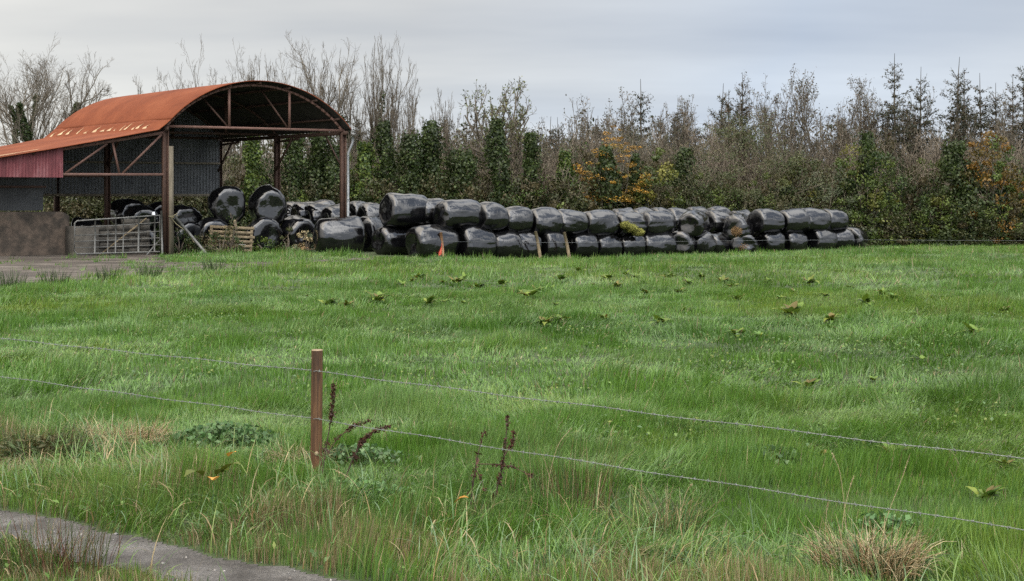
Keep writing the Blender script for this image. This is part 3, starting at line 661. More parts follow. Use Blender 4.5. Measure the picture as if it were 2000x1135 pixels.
def strand(z0, label, seed):
    rng = rs(seed); A = np.array([-5.09, 12.2]); Pm = np.array([pb[0], 9.76]); B = np.array([2.74, 6.57])
    dA = unit(A-Pm); dB = unit(B-Pm)
    mb = MB(); C = np.array([.33, .35, .35])
    for dd, L in ((dA, 9.5), (dB, 9.5)):
        n = int(L/.012); s = np.linspace(0, L, n)
        sag = -.018*np.sin(np.clip(s/L, 0, 1)*np.pi) + .004*np.sin(s*5+seed)
        base = np.stack([Pm[0]+dd[0]*s, Pm[1]+dd[1]*s, z0+sag], -1); side = np.array([-dd[1], dd[0], 0])
        for ph in (0, np.pi):
            off = .0021*(np.cos(s*120+ph)[:, None]*side+np.sin(s*120+ph)[:, None]*np.array([0, 0, 1]))
            V, q = tubes((base+off)[None], np.full((1, n), .0016), 5); mb.add(V, q)
        for k, t in enumerate(np.arange(.06, L-.05, .095)):
            i = int(t/L*(n-1)); c = base[i]; d3 = np.array([dd[0], dd[1], 0]); a = rng.uniform(0, 3.14)
            w = np.array([c+d3*x+.0055*(side*math.cos(x*900)+np.array([0, 0, 1])*math.sin(x*900)) for x in np.linspace(-.007, .007, 12)]); mb.tube(w, .0019, 4, cap=False)
            for sg, da in ((1, 0), (-1, .5), (1, 1.7), (-1, 2.2)):
                v = side*math.cos(a+da)+np.array([0, 0, 1])*math.sin(a+da)
                mb.tube([c+d3*.005*sg, c+v*sg*.017+d3*.006*sg], [.0018, .0006], 4, cap=False)
    o = np.array([Pm[0], Pm[1], z0]); return tag(obj('barbed_wire', mb, M['barb'], off=o, loc=o, smooth=True), label, 'wire')
strand(zat(725, 9.76), 'upper barbed wire strand crossing the near brown fence post', 1)
strand(zat(818, 9.76), 'lower barbed wire strand crossing the near brown fence post', 2)
for z in (zat(725, 9.76), zat(818, 9.76)):
    s_ = MB().tube([np.array([-.012, -.044, z-pb[2]-.004]), np.array([-.012, -.054, z-pb[2]]), np.array([.008, -.054, z-pb[2]+.004]), np.array([.008, -.044, z-pb[2]+.004])], .002, 5)
    obj('staple', s_, M['galv'], npst, smooth=True)
# ================================================================== TREES AND SHRUBS
def grow(rng, st, dr, L, r, nseg, wander, trop, taper):
    N = len(st); P = np.zeros((N, nseg+1, 3)); P[:, 0] = st; d = unit(dr)
    for i in range(nseg):
        d = unit(d+rng.normal(0, wander, (N, 3))+np.array([0, 0, trop])); P[:, i+1] = P[:, i]+d*(L/nseg)[:, None]
    t = np.linspace(0, 1, nseg+1)
    return P, r[:, None]*(1-taper*t)[None]
def kids(rng, P, rad, L, k, t0, t1, ang, ratio, rr, asp=.25, up=0.0):
    N, m, _ = P.shape; t = t0+(t1-t0)*(np.arange(k)[None]+rng.uniform(0, 1, (N, k)))/k
    x = t*(m-1); i = np.minimum(x.astype(int), m-2); f = (x-i)[..., None]; n = np.arange(N)[:, None]
    st = P[n, i]*(1-f)+P[n, i+1]*f; T = unit(P[n, i+1]-P[n, i]); r = rad[n, i]
    pr = unit(np.cross(T, unit(rng.normal(0, 1, T.shape)))); a = R(ang)*rng.uniform(1-asp, 1+asp, t.shape)[..., None]
    d = unit(T*np.cos(a)+pr*np.sin(a)+np.array([0, 0, up]))
    l = L[:, None]*ratio*rng.uniform(.6, 1.25, t.shape)*(1.15-.55*(t-t0)/(t1-t0+1e-6))
    return st.reshape(-1, 3), d.reshape(-1, 3), l.ravel(), (np.maximum(r*rr, .0)).ravel()
BARK = np.array([.135, .118, .09]); TWIG = np.array([.125, .102, .074])
def bare_tree(seed, h, spread, stems=1, k=(7, 6, 5, 3), trunk=.5, ang=42, trop=.16, wander=.16, rmin=.011, leafn=0, leafcol=None, leafsz=.09, ivy=0, ivycol=None, bark=BARK, twig=TWIG, lean=.08, r0=None, ivl=True, rat0=.80, rr_=.68):
    rng = rs(seed); r0 = r0 or .018*h+.03
    st = rng.normal(0, .12*(stems > 1), (stems, 3)); st[:, 2] = -.15
    dr = rng.normal(0, lean*(1+(stems > 1)*1.6), (stems, 3)); dr[:, 2] = 1
    L = np.full(stems, h*trunk)*rng.uniform(.85, 1.1, stems); lv = []
    P, r = grow(rng, st, dr, L, np.full(stems, r0/math.sqrt(stems)), 9, .06, .03, .55); lv.append((P, r, L))
    rat = (rat0, .52, .5, .5); an = (ang, ang*1.0, 42, 40)
    for j in range(len(k)):
        P0, ra, L0 = lv[-1]
        s, d, l, q = kids(rng, P0, ra, L0, k[j], .38 if j == 0 else .2, 1.0, an[j], rat[j], rr_, up=.15 if j < 2 else .1)
        q = np.maximum(q, rmin); P, r = grow(rng, s, d, l, q, (8, 6, 5, 4)[j], wander*(.8, 1, 1.15, 1.2)[j], trop*(1.0, .8, .6, .5)[j], (.6, .6, .5, .4)[j]); r = np.maximum(r, rmin*.62); lv.append((P, r, l))
    allp = np.concatenate([p.reshape(-1, 3) for p, _, _ in lv]); zs = h/np.percentile(allp[:, 2], 99.9)
    wx = np.percentile(np.abs(allp[:, 0]), 97); ws = np.clip(spread/2/max(wx, .1), .6, 2.4); sc = np.array([ws, ws, zs])
    tr, tw = MB(), MB()
    for j, (P, r, l) in enumerate(lv):
        V, q = tubes(P*sc, r, (7, 6, 4, 3, 3)[j]); c = bark*(1-j/4)+twig*(j/4); c = np.tile(c, (len(V), 1))*rng.uniform(.8, 1.2, (len(V), 1)); (tr if j < 2 else tw).add(V, q, c)
    out = {'trunk': tr, 'crown': tw}
    if leafn:
        P = lv[-1][0]; i = rng.randint(0, len(P), leafn); b = P[i, rng.randint(1, P.shape[1], leafn)]*sc+rng.normal(0, .09, (leafn, 3))
        b = b[b[:, 2] > h*.45]; tw.add(*leaves(rng, b, leafsz, leafsz*.62, leafcol))
    if ivy:
        iv = MB(); ivycol = IVY if ivycol is None else ivycol
        cen = np.concatenate([lv[0][0].reshape(-1, 3)[None].reshape(-1, 3)]+[lv[1][0][:, :5].reshape(-1, 3)])*sc
        seg = []
        for (P, r, l), top in ((lv[0], 1.0), (lv[1], .55)):
            m = P.shape[1]
            for p in P*sc:
                if top < 1 and (rng.rand() > .5 or not ivl): continue
                n = int(ivy*(1 if top == 1 else .22)/len(P)*(1 if top == 1 else stems*2)); t = rng.uniform(0, top, n)**.9*(m-1); i = np.minimum(t.astype(int), m-2); f = (t-i)[:, None]
                c = p[i]*(1-f)+p[i+1]*f; rad = (.42 if top == 1 else .24)*(1.15-.75*t/(m-1))*(.55+.9*n2(t*1.7+seed, t*0, seed)); dv = rng.normal(0, 1, (n, 3)); dv[:, 2] *= .5; dv = unit(dv)
                seg.append((c+dv*(rad*rng.uniform(.55, 1.1, n))[:, None], dv))
        pp = np.concatenate([s[0] for s in seg]); dd = np.concatenate([s[1] for s in seg])
        iv.add(*leaves(rng, pp, .15, .12, ivycol, dd)); out['ivy'] = iv
    return out
IVY = np.array([[.030, .050, .013], [.040, .062, .016], [.054, .076, .019], [.024, .038, .011]])*0.9
IVYL = np.array([[.05, .082, .018], [.075, .11, .022], [.10, .135, .025], [.035, .06, .016]])*1
BRAM = np.array([[.036, .056, .016], [.048, .066, .019], [.062, .070, .022], [.026, .042, .014], [.075, .062, .026]])*0.85
DUN = np.array([[.074, .070, .030], [.062, .068, .026], [.088, .076, .034], [.05, .062, .022], [.10, .085, .040]])*0.85
YEL = np.array([[.11, .12, .022], [.14, .135, .025], [.075, .095, .02], [.05, .07, .018]])*1.05
ORN = np.array([[.27, .155, .025], [.34, .20, .03], [.20, .11, .02], [.13, .105, .025], [.40, .22, .035]])
GOLD = np.array([[.26, .15, .025], [.17, .12, .025], [.10, .085, .022], [.32, .17, .03]])*.6
WIL = np.array([[.075, .090, .036], [.095, .110, .048], [.06, .075, .028], [.09, .085, .04]])*1
GREY = np.array([[.11, .13, .075], [.14, .16, .10], [.085, .105, .058]])*1.05
def cloud(rng, w, d, h, nclump, nleaf, cr, flat=.55, base=.0):
    """leaf positions in many clumps filling an uneven dome"""
    u = unit(rng.normal(0, 1, (nclump, 3))); u[:, 2] = np.abs(u[:, 2])**.8*np.sign(u[:, 2]+.35); rad = rng.uniform(.35, 1, (nclump, 1))**.5
    c = u*rad*np.array([w/2, d/2, h*.94]); c[:, 2] = np.clip(c[:, 2], h*.03, None); c[:, :2] *= (1-.30*(c[:, 2:3]/h)**2)
    c += rng.normal(0, .05, c.shape)*np.array([w, d, h*.6])*.6; c[:, 2] = np.abs(c[:, 2])+base
    i = rng.randint(0, nclump, nleaf); v = unit(rng.normal(0, 1, (nleaf, 3))); rr = cr*rng.uniform(.45, 1.5, nclump)[i]
    P = c[i]+v*(rr*rng.uniform(.3, 1, nleaf)**.5)[:, None]*np.array([1, 1, .75])
    s = np.array([w/(np.percentile(P[:, 0], 96)-np.percentile(P[:, 0], 4)), d/(np.percentile(P[:, 1], 96)-np.percentile(P[:, 1], 4)), h/np.percentile(P[:, 2], 98.5)]); s = np.clip(s, .7, 2.2)
    return P*s, v, c*s
def bush(seed, w, d, h, pal, nclump, nleaf, cr=.38, lsz=.12, lw=.6, stemn=10, bark=TWIG, twigs=0, pal2=None, droop=0):
    rng = rs(seed); P, v, c = cloud(rng, w, d, h, nclump, nleaf, cr); cr_ = MB()
    cc = pal[rng.randint(0, len(pal), nclump)]
    if pal2 is not None: cc = np.where(rng.rand(nclump, 1) < .3, pal2[rng.randint(0, len(pal2), nclump)], cc)
    V, q, _ = leaves(rng, P, lsz, lsz*lw, pal, v, droop=droop)
    # leaves of one clump share a tint, as on one spray
    d2 = np.linalg.norm(P[:, None, :]-c[None, rng.permutation(nclump)[:1]], axis=2)
    near = np.zeros(len(P), int)
    for a in range(0, len(P), 4000): near[a:a+4000] = np.argmin(((P[a:a+4000, None]-c[None])**2).sum(2), 1)
    col = cc[near]*rng.uniform(.7, 1.3, (len(P), 1)); cr_.add(V, q, np.repeat(col, 4, 0))
    st = MB(); j = rng.permutation(nclump)[:stemn]; s0 = np.zeros((len(j), 3)); s0[:, :2] = rng.normal(0, .03, (len(j), 2))*[w, d]*.5; s0[:, 2] = -.1
    t = np.linspace(0, 1, 6)[None, :, None]; Q = s0[:, None]*(1-t)+c[j][:, None]*t; Q += rng.normal(0, .05, Q.shape)*t; Q[:, :, 2] += (np.sin(t*3.14)*.12*h)[..., 0]
    V, q = tubes(Q, np.tile(np.linspace(.045, .012, 6), (len(j), 1)), 5); st.add(V, q, bark)
    if twigs:
        i = rng.randint(0, nclump, twigs); dr = unit(unit(c[i])*.8+rng.normal(0, .45, (twigs, 3))+np.array([0, 0, .7])); L = rng.uniform(.4, 1.3, twigs)*h*.22
        P2, r2 = grow(rng, c[i], dr, L, np.full(twigs, .010), 4, .14, .06, .5); V, q = tubes(P2, r2, 3); st.add(V, q, bark*1.1)
    return {'stems': st, 'foliage': cr_}
def thicket(seed, w, d, h, stems, k, bark, twig, arch=.0, leafn=0, pal=None, rmin=.009):
    """fan of many twiggy stems"""
    rng = rs(seed); st = rng.uniform(-.5, .5, (stems, 3))*[w*.75, d*.75, 0]; dr = np.concatenate([st[:, :2]*[1.1/w, 1.1/d]+rng.normal(0, .28, (stems, 2)), np.ones((stems, 1))], 1); st[:, 2] = -.1
    L = rng.uniform(.6, 1.05, stems)*h*.8; lv = []
    P, r = grow(rng, st, dr, L, rng.uniform(.022, .045, stems), 8, .13, .05-arch, .6); lv.append((P, r, L))
    for j in range(len(k)):
        s, d_, l, q = kids(rng, lv[-1][0], lv[-1][1], lv[-1][2], k[j], .25, 1, 42, (.5, .5, .5)[j], .65, up=.2)
        P, r = grow(rng, s, d_, l, np.maximum(q, rmin), 5, .17, .07-arch, .45); r = np.maximum(r, rmin*.6); lv.append((P, r, l))
    z = np.concatenate([p.reshape(-1, 3) for p, _, _ in lv])[:, 2]; zs = h/np.percentile(z, 99.5)
    a, b = MB(), MB()
    for j, (P, r, l) in enumerate(lv):
        V, q = tubes(P*[1, 1, zs], r, (5, 4, 3, 3)[j]); c = np.tile(bark if j == 0 else twig, (len(V), 1))*np.repeat(rng.uniform(.65, 1.3, len(P)), P.shape[1]*(5, 4, 3, 3)[j])[:, None]; (a if j == 0 else b).add(V, q, c)
    if leafn:
        P = lv[-1][0]; i = rng.randint(0, len(P), leafn); b.add(*leaves(rng, P[i, rng.randint(1, P.shape[1], leafn)]*[1, 1, zs]+rng.normal(0, .07, (leafn, 3)), .10, .06, pal))
    return {'stems': a, 'twigs': b}
NEED = np.array([[.030, .040, .018], [.040, .046, .022], [.055, .050, .026], [.024, .030, .015]])*0.95
def conifer(seed, h, dens=1.0, brown=.3, bare=.16, wmax=1.5):
    rng = rs(seed); tr, cr = MB(), MB(); zt = np.linspace(-.1, h, 12); xy = np.cumsum(rng.normal(0, .012*h/8, (12, 2))+rng.normal(0, .018, (1, 2)), 0); T = np.concatenate([xy, zt[:, None]], 1)
    tr.tube(T, np.linspace(.012*h+.02, .012, 12), 6, BARK*.7)
    z = h*.98-rng.uniform(.7, 1.1); S, D, L, A = [], [], [], []
    while z > h*.12:
        dz = h-z; n = rng.randint(4, 7); a = rng.uniform(0, 6.28, n)+np.arange(n)*0; a = np.arange(n)*6.283/n+rng.uniform(0, 6.28)+rng.normal(0, .2, n)
        l = np.minimum((.30+.30*dz**.85), wmax)*rng.uniform(.35, 1.2, n)*(rng.rand(n) > .12)+.05; el = np.clip(.85-.20*dz, -.15, .85)+rng.normal(0, .12, n)
        x = np.interp(z, zt, xy[:, 0]); y = np.interp(z, zt, xy[:, 1])
        S.append(np.tile([x, y, z], (n, 1))+rng.normal(0, .04, (n, 3))*[0, 0, 1]); D.append(np.stack([np.cos(a)*np.cos(el), np.sin(a)*np.cos(el), np.sin(el)], 1)); L.append(l); A.append(np.full(n, dz)); z -= rng.uniform(.32, .56)
    S, D, L, A = np.concatenate(S), np.concatenate(D), np.concatenate(L), np.concatenate(A)
    P, r = grow(rng, S, D, L, np.full(len(S), .016), 5, .06, .05, .5); V, q = tubes(P, r, 3); cr.add(V, q, BARK*.75)
    s, d, l, q_ = kids(rng, P, r, L, 4, .2, 1, 42, .42, .8); P2, r2 = grow(rng, s, d, l, np.full(len(s), .010), 3, .08, .02, .4); V, q = tubes(P2, r2, 3); cr.add(V, q, BARK*.7)
    n = (L*34*dens*np.clip((A-h*bare*.35)/(h*.25), .10, 1)).astype(int)+3; i = np.repeat(np.arange(len(P)), n); t = rng.uniform(.1, 1, len(i))*5; k = np.minimum(t.astype(int), 4); f = (t-k)[:, None]
    B = P[i, k]*(1-f)+P[i, k+1]*f+rng.normal(0, .085, (len(i), 3))*np.minimum(L[i]*1.4, 1)[:, None]; B[:, 2] -= np.abs(rng.normal(0, .06, len(i)))
    pal = np.concatenate([NEED, np.array([[.09, .055, .03], [.075, .05, .028]])]) if brown else NEED
    pal = pal[rng.choice(len(pal), 12, p=None)] if brown > .25 else np.concatenate([NEED, pal[-1:]])
    cr.add(*leaves(rng, B, .19, .065, pal, droop=.3))
    return {'trunk': tr, 'crown': cr}
MATS = {'trunk': 'bark', 'crown': 'leaf', 'ivy': 'leaf', 'stems': 'bark', 'twigs': 'bark', 'foliage': 'leaf'}
def plant(name, parts, label, cat, loc, rz=0, group=None):
    root = thing(name, label, cat, loc, rz, group)
    for k, mb in parts.items(): obj(k, mb, M['bark' if (k == 'crown' and not any(f.shape[1] == 4 for f, _ in mb.Fs)) else MATS[k]], root)
    return root
def hedgeD(px): return 62.5+max(0, px-600)*4.3/1400+ (1.5 if px < 430 else 0)
def tloc(px, D): x = at(px, D)[0]; return np.array([x, D, float(gz(x, D))])
def hgt(py, D, loc): return zat(py, D)-loc[2]

# --- bare trees that break the skyline: (px, top, D, width px, stems, ivy, label)
BT = [(38, 96, 73, 120, 2, 3000, 'bare tree at the far left edge with an ivy wrapped leaning trunk'),
      (92, 100, 74, 110, 1, 2200, 'bare tree with ivied trunk, middle of the trio left of the red roof'),
      (122, 84, 72, 165, 2, 3400, 'broad bare tree with thick ivied trunk just left of the red roof'),
      (325, 152, 76, 70, 2, 0, 'low bare tree spreading leftwards over the middle of the roof ridge'),
      (392, 82, 75, 120, 3, 0, 'dense twiggy bare tree over the roof, highest of those behind the barn'),
      (446, 88, 77, 110, 3, 0, 'twiggy bare tree right beside the highest one behind the barn'),
      (506, 104, 74, 105, 2, 0, 'open knuckled bare tree just left of the roof apex'),
      (604, 78, 73, 85, 2, 0, 'tall upswept bare tree rising behind the right slope of the roof'),
      (642, 68, 71, 100, 1, 1500, 'very tall knuckled bare tree directly above the downpipe corner'),
      (700, 78, 72, 95, 2, 1800, 'tall fine-twigged bare tree right of the downpipe corner'),
      (740, 74, 74, 100, 2, 0, 'tall fan shaped bare tree, last of the tall group right of the barn'),
      (782, 150, 72, 70, 2, 1500, 'shorter bare tree stepping down beside the tall group'),
      (838, 176, 69, 95, 2, 2600, 'stubby bare tree with contorted branches and ivied stems'),
      (885, 196, 70, 60, 2, 1500, 'thin bare tree with ivied stems left of the round green crown'),
      (940, 225, 72, 60, 3, 0, 'thin grey stemmed bare tree tucked against the round green crown')]
nb = 0
for i, (px, top, D, w, stems, ivy, lb) in enumerate(BT):
    w = w*1.3 if i < 3 else w
    l = tloc(px, D); h = hgt(top, D, l)
    t = bare_tree(300+i, h, w*1.25*D/F, stems, ((6, 5, 5, 5) if stems > 1 else (9, 6, 5, 5)) if i > 2 else (9, 6, 5, 5), trunk=.44 if i > 2 else .82, ang=38 if i > 2 else 46, trop=.12 if i > 2 else .08, wander=.21 if i > 2 else .17, ivy=ivy*(1 if i > 2 else 1.6), r0=.10+.006*h, rmin=.0062, rr_=.56, lean=.12, ivl=i > 2, rat0=.80 if i > 2 else .56)
    plant('bare_tree', t, lb, 'tree', l, 0, 'bare trees on the skyline')
l = tloc(982, 67.5)
plant('round_crowned_tree', bare_tree(350, hgt(150, 67.5, l), 150*67.5/F, 1, (9, 6, 5, 4), trunk=.62, ang=44, trop=.11, leafn=1500, leafcol=np.array([[.10, .12, .04], [.075, .095, .035], [.13, .13, .045]]), leafsz=.15, ivy=5200), 'round crowned tree with thin green leaves and ivied trunk above the middle of the stack', 'tree', l)
# --- slender trees with a few leaves left at the tips
ST = [(1040, 232), (1132, 188), (1172, 196), (1222, 170), (1283, 200), (1366, 184), (1482, 143), (1527, 143), (1594, 128), (1650, 185), (1694, 148), (1722, 172), (1822, 170), (1900, 190), (1962, 185)]
W_ = {1594: 120, 1694: 85, 1222: 75, 1482: 60}
for i, (px, top) in enumerate(ST):
    D = 72+(i*29 % 7); l = tloc(px, D); h = hgt(top, D, l)
    t = bare_tree(400+i, h, W_.get(px, 48)*D/F, 1, (9, 5, 4, 3), trunk=.72, ang=34, trop=.16, wander=.14, leafn=1100 if px in W_ else 600, leafcol=np.array([[.085, .07, .05], [.11, .08, .05], [.075, .08, .045]]), leafsz=.12, lean=.04, r0=.09)
    lb = {1594: 'largest slender tree with dark leaf clusters on the skyline above the stack', 1222: 'slender tree with a forked tip above the orange leaved tree'}.get(px, f'slender half leafless tree on the skyline, {nth(i)} from the left of its kind')
    plant('slender_tree', t, lb, 'tree', l, 0, 'slender half leafless trees')
# --- spruces
SP = [(868, 204, 78), (1010, 226, 80), (1070, 228, 80), (1094, 230, 82), (1148, 216, 81), (1170, 232, 79), (1258, 154, 76), (1318, 190, 80), (1337, 196, 82), (1392, 163, 77), (1425, 176, 76), (1448, 142, 75), (1468, 185, 78),
      (1747, 105, 74), (1775, 200, 78), (1794, 130, 76), (1857, 112, 75), (1879, 133, 77), (1921, 142, 76), (1943, 162, 78), (1981, 145, 77), (2001, 108, 74), (2060, 150, 76), (1640, 215, 79), (1545, 205, 80), (1690, 205, 77)]
spruces = []
for i, (px, top, D) in enumerate(SP):
    l = tloc(px, D); h = hgt(top, D, l)
    n = sum(1 for s in SP if s[0] < px)
    lb = {1747: 'tallest spruce with a long bare leader standing above the right end of the stack', 2001: 'tall spruce cut by the right edge of the picture'}.get(px, f'spruce with a bare leader shoot, {nth(n)} from the left of the spruces on the skyline')
    root = plant('spruce', conifer(500+i, h, 1.25, .3 if i % 3 else .2, wmax=1.75), lb, 'tree', l, i*1.3, 'spruces on the skyline'); spruces.append((root, h))
rng = rs(77); k = 0; fill = []
for px in np.arange(560, 2120, 31):
    px = px+rng.uniform(-13, 13); D = rng.uniform(82, 92); l = tloc(px, D); h = hgt(rng.uniform(212, 262), D, l); src, hs = spruces[(k*7) % len(spruces)]
    dup(src, l, rng.uniform(0, 6.28), h/hs, 'dim spruce in the crowded plantation behind the skyline trees', 'spruces deep in the plantation'); k += 1
# --- scrub: twiggy thickets behind the hedge
TH_ = [thicket(600+i, 3.4, 2.4, 4.6, 26, (6, 5, 4), np.array(c)*1.0, np.array(c)*.9, leafn=ln, pal=DUN) for i, (c, ln) in enumerate([((.15, .125, .09), 1200), ((.125, .10, .07), 300), ((.17, .14, .10), 800), ((.13, .12, .078), 2500), ((.135, .108, .075), 1500)])]
proto = []
rng = rs(88); cnt = 0
spots = [(px+rng.uniform(-14, 14), rng.uniform(250, 310) if px < 1000 else rng.uniform(240, 290), 6+rng.uniform(0, 5)) for px in list(range(440, 2110, 44))]
spots += [(px+rng.uniform(-14, 14), rng.uniform(300, 350), 3.4+rng.uniform(0, 2)) for px in list(range(640, 1180, 75))+list(range(1560, 1680, 60))]
for i, (px, top, dd) in enumerate(sorted(spots)):
    D = hedgeD(px)+dd; l = tloc(px, D); h = hgt(top, D, l); v = int(rng.randint(0, 5))
    lb = 'brown leafless thicket standing in the belt of scrub behind the bale stack'
    if v >= len(proto) or len(proto) < 5:
        v = len(proto); root = plant('twiggy_thicket', TH_[v], lb, 'shrub', l, rng.uniform(0, 6.28), 'twiggy thickets of the scrub belt'); root.scale = (1.0, 1.0, h/4.6); proto.append(root)
    else: dup(proto[v], l, rng.uniform(0, 6.28), (rng.uniform(.85, 1.2), 1, h/4.6), lb, 'twiggy thickets of the scrub belt')
for i, (px, top, w, D, lb) in enumerate([(1800, 262, 300, 69, 'big pale arching thicket of bare grey stems between the yellowing shrubs'), (1960, 250, 170, 70, 'pale bare thicket near the right edge above the golden shrub'), (1330, 240, 120, 71, 'pale forked bare thicket behind the willow'),
                                        (1045, 265, 130, 67, 'pale contorted bare thicket beside the round crowned tree'), (915, 255, 130, 68, 'pale sprawling bare thicket left of the round crowned tree'), (1700, 262, 140, 71, 'pale bare thicket behind the dark yellow green bush'), (470, 300, 90, 66, 'pale bare thicket seen through the open barn')]):
    l = tloc(px, D); h = hgt(top, D, l)
    plant('pale_thicket', thicket(640+i, w*D/F, 2.5, h, 24, (6, 5, 3), np.array([.24, .205, .155]), np.array([.19, .155, .115]), arch=.035, rmin=.010), lb, 'shrub', l, 0, 'pale bare thickets')
# --- ivy columns
IC = [(497, 268, 52, IVYL, 'ivied stump seen between the two rear barn posts'), (574, 266, 58, IVY, 'ivied column just left of the downpipe as seen through the barn'), (617, 262, 70, IVY, 'ivy column framed under the right eave of the barn'), (655, 285, 40, IVY, 'slim ivy column touching the rusty right barn post'),
      (716, 282, 72, IVYL, 'leafy ivy column just right of the downpipe'), (752, 240, 50, IVY, 'tall narrow ivy column above the peaked bale'), (806, 265, 80, IVY, 'wide ivy clump behind the peaked bale'), (845, 240, 56, IVY, 'upright ivy column on the contorted bare tree'), (893, 300, 90, IVY, 'low wide dark ivy mound above the broad pleated bale'),
      (975, 235, 55, IVY, 'ivy column below the round crowned tree'), (1034, 262, 40, IVY, 'thin ivy column right of the round crowned tree'), (1105, 298, 52, IVYL, 'light topped ivy column standing alone left of the orange tree'), (1187, 290, 78, IVY, 'dense dark ivy column in front of the orange leaved tree'),
      (1246, 303, 36, IVY, 'slim dark ivy column between the orange tree and the lime green bush'), (1328, 292, 50, IVY, 'dark ivy column beside the willow on its left'), (1876, 282, 90, IVY, 'dark ivy column rising from the hedge left of the golden shrub'), (1695, 262, 40, IVY, 'ivy spire rising out of the dark yellow green bush')]
for i, (px, top, w, pal, lb) in enumerate(IC):
    D = hedgeD(px)-.2+(i % 3)*.5; l = tloc(px, D); h = hgt(top, D, l); ww = w*D/F
    rng = rs(700+i); n = int(2300*ww*h/5)+500; t = rng.uniform(0, 1, n)**.85; ph = rng.uniform(0, 6.28, n)
    ctr = np.stack([.35*ww*(n2(t*2.3+i*5, t*0, 1)-.5), .3*(n2(t*2+i*9, t*0, 2)-.5), t*h], 1)
    rad = ww*.5*(1.15-.72*t**1.3)*(.22+1.45*n2(t*h*1.1+i*3, ph*1.0, i))*rng.uniform(.55, 1.15, n); v = np.stack([np.cos(ph), np.sin(ph), rng.normal(0, .35, n)], 1)
    f = MB(); P = ctr+v*rad[:, None]; cl = n3(P*1.6, i)[:, None]; V, q, c = leaves(rng, P, .15, .12, pal, v); f.add(V, q, c*np.repeat(.35+1.3*cl, 4, 0))
    s = MB(); zt = np.linspace(-.1, h*.97, 10); tt = zt/h; s.tube(np.stack([.35*ww*(n2(tt*2.3+i*5, tt*0, 1)-.5), .3*(n2(tt*2+i*9, tt*0, 2)-.5), zt], 1), np.linspace(.12, .03, 10), 7, BARK)
    plant('ivy_clad_trunk', {'trunk': s, 'ivy': f}, lb, 'tree', l, 0, 'ivy clad trunks along the hedge')
# --- individual leafy shrubs
SH = [('orange_leaved_tree', 1208, 262, 112, -.1, lambda w, h: bush(801, w, 2.2, h, ORN, 170, 6500, .24, .11, .7, 16, BARK, 140), 'small tree with bright orange autumn leaves', 'tree'),
      ('orange_leaved_sapling', 1136, 322, 34, 1.2, lambda w, h: bush(802, w, .9, h, ORN, 12, 260, .25, .15, .7, 5, BARK, 20), 'small sapling with a few orange leaves left of the orange tree', 'tree'),
      ('lime_green_bush', 1286, 302, 84, -.5, lambda w, h: bush(803, w, 2., h, YEL, 70, 4200, .36, .15, .75, 8), 'lime green ivied bush right of the orange leaved tree', 'shrub'),
      ('lime_green_bush', 1245, 372, 50, -.8, lambda w, h: bush(804, w, 1.4, h, YEL, 30, 1500, .3, .15, .75, 6), 'low bright lime green bush at the foot of the orange tree', 'shrub'),
      ('willow_shrub', 1452, 246, 290, .6, lambda w, h: bush(805, w, 4.5, h, WIL, 460, 36000, .5, .13, .36, 46, TWIG, 500), 'huge grey green willow dome behind the right half of the stack', 'shrub'),
      ('willow_shrub', 1612, 345, 190, -1.0, lambda w, h: bush(806, w, 2.6, h, GREY, 130, 9000, .42, .14, .25, 30, TWIG, 260, droop=-.6), 'low silvery grey green shrub right of the big willow', 'shrub'),
      ('yew_bush', 1553, 312, 78, .0, lambda w, h: bush(807, w, 2., h, YEL*.75, 70, 4200, .34, .14, .7, 8, pal2=IVY), 'rounded yellow green bush between the two willows', 'shrub'),
      ('yew_bush', 1692, 288, 128, -.9, lambda w, h: bush(808, w, 2.6, h, IVYL*.8, 150, 10500, .40, .14, .7, 10, pal2=YEL*.8), 'tall dark yellow green bush beyond the end of the stack', 'shrub'),
      ('golden_shrub', 1935, 272, 130, -.5, lambda w, h: bush(809, w, 2.8, h, GOLD, 140, 8500, .40, .15, .7, 14, BARK, 120, pal2=IVYL), 'tall shrub turning golden near the right edge', 'shrub'),
      ('golden_shrub', 1835, 380, 90, -1.3, lambda w, h: bush(810, w, 1.8, h, IVYL*.8, 70, 4800, .36, .14, .7, 8, pal2=YEL*.7), 'low green shrub flecked with gold in the right hand hedge', 'shrub')]
for nm, px, top, w, dd, fn, lb, ct in SH:
    D = hedgeD(px)+dd; l = tloc(px, D); hh = hgt(top, D, l); pt_ = fn(w*D/F, hh)
    if nm == 'orange_leaved_tree':
        pt_['foliage'].V = [v*[1, 1, .60]+[0, 0, .40*hh] for v in pt_['foliage'].V]
    plant(nm, pt_, lb, ct, l)
# --- bramble hedge: bushes in a row
BH = [bush(820+i, 3.3, 2.4, 2.6, p, 105, 6800, .36, .13, .7, 12, TWIG, 60, pal2=p2) for i, (p, p2) in enumerate([(BRAM, DUN), (DUN, BRAM), (BRAM*.8, IVY), (DUN*.85, IVYL), (BRAM, IVYL*.7)])]
pr = []; rng = rs(91); i = 0
rows = [(px+rng.uniform(-9, 9), rng.uniform(352, 378), 0) for px in range(425, 1500, 52)] + [(px+rng.uniform(-9, 9), rng.uniform(318, 372), .3) for px in range(1500, 2130, 46)] + [(px+rng.uniform(-9, 9), rng.uniform(395, 420), -1.0) for px in range(1690, 2130, 50)] \
     + [(px, rng.uniform(352, 368), 0) for px in range(100, 425, 36)] + [(px, rng.uniform(330, 350), 4) for px in range(-60, 420, 60)]
rows += [(px+rng.uniform(-14, 14), rng.uniform(286, 345), 2.2+rng.uniform(0, 2.4)) for px in range(455, 2120, 46) if not 1340 < px < 1560]
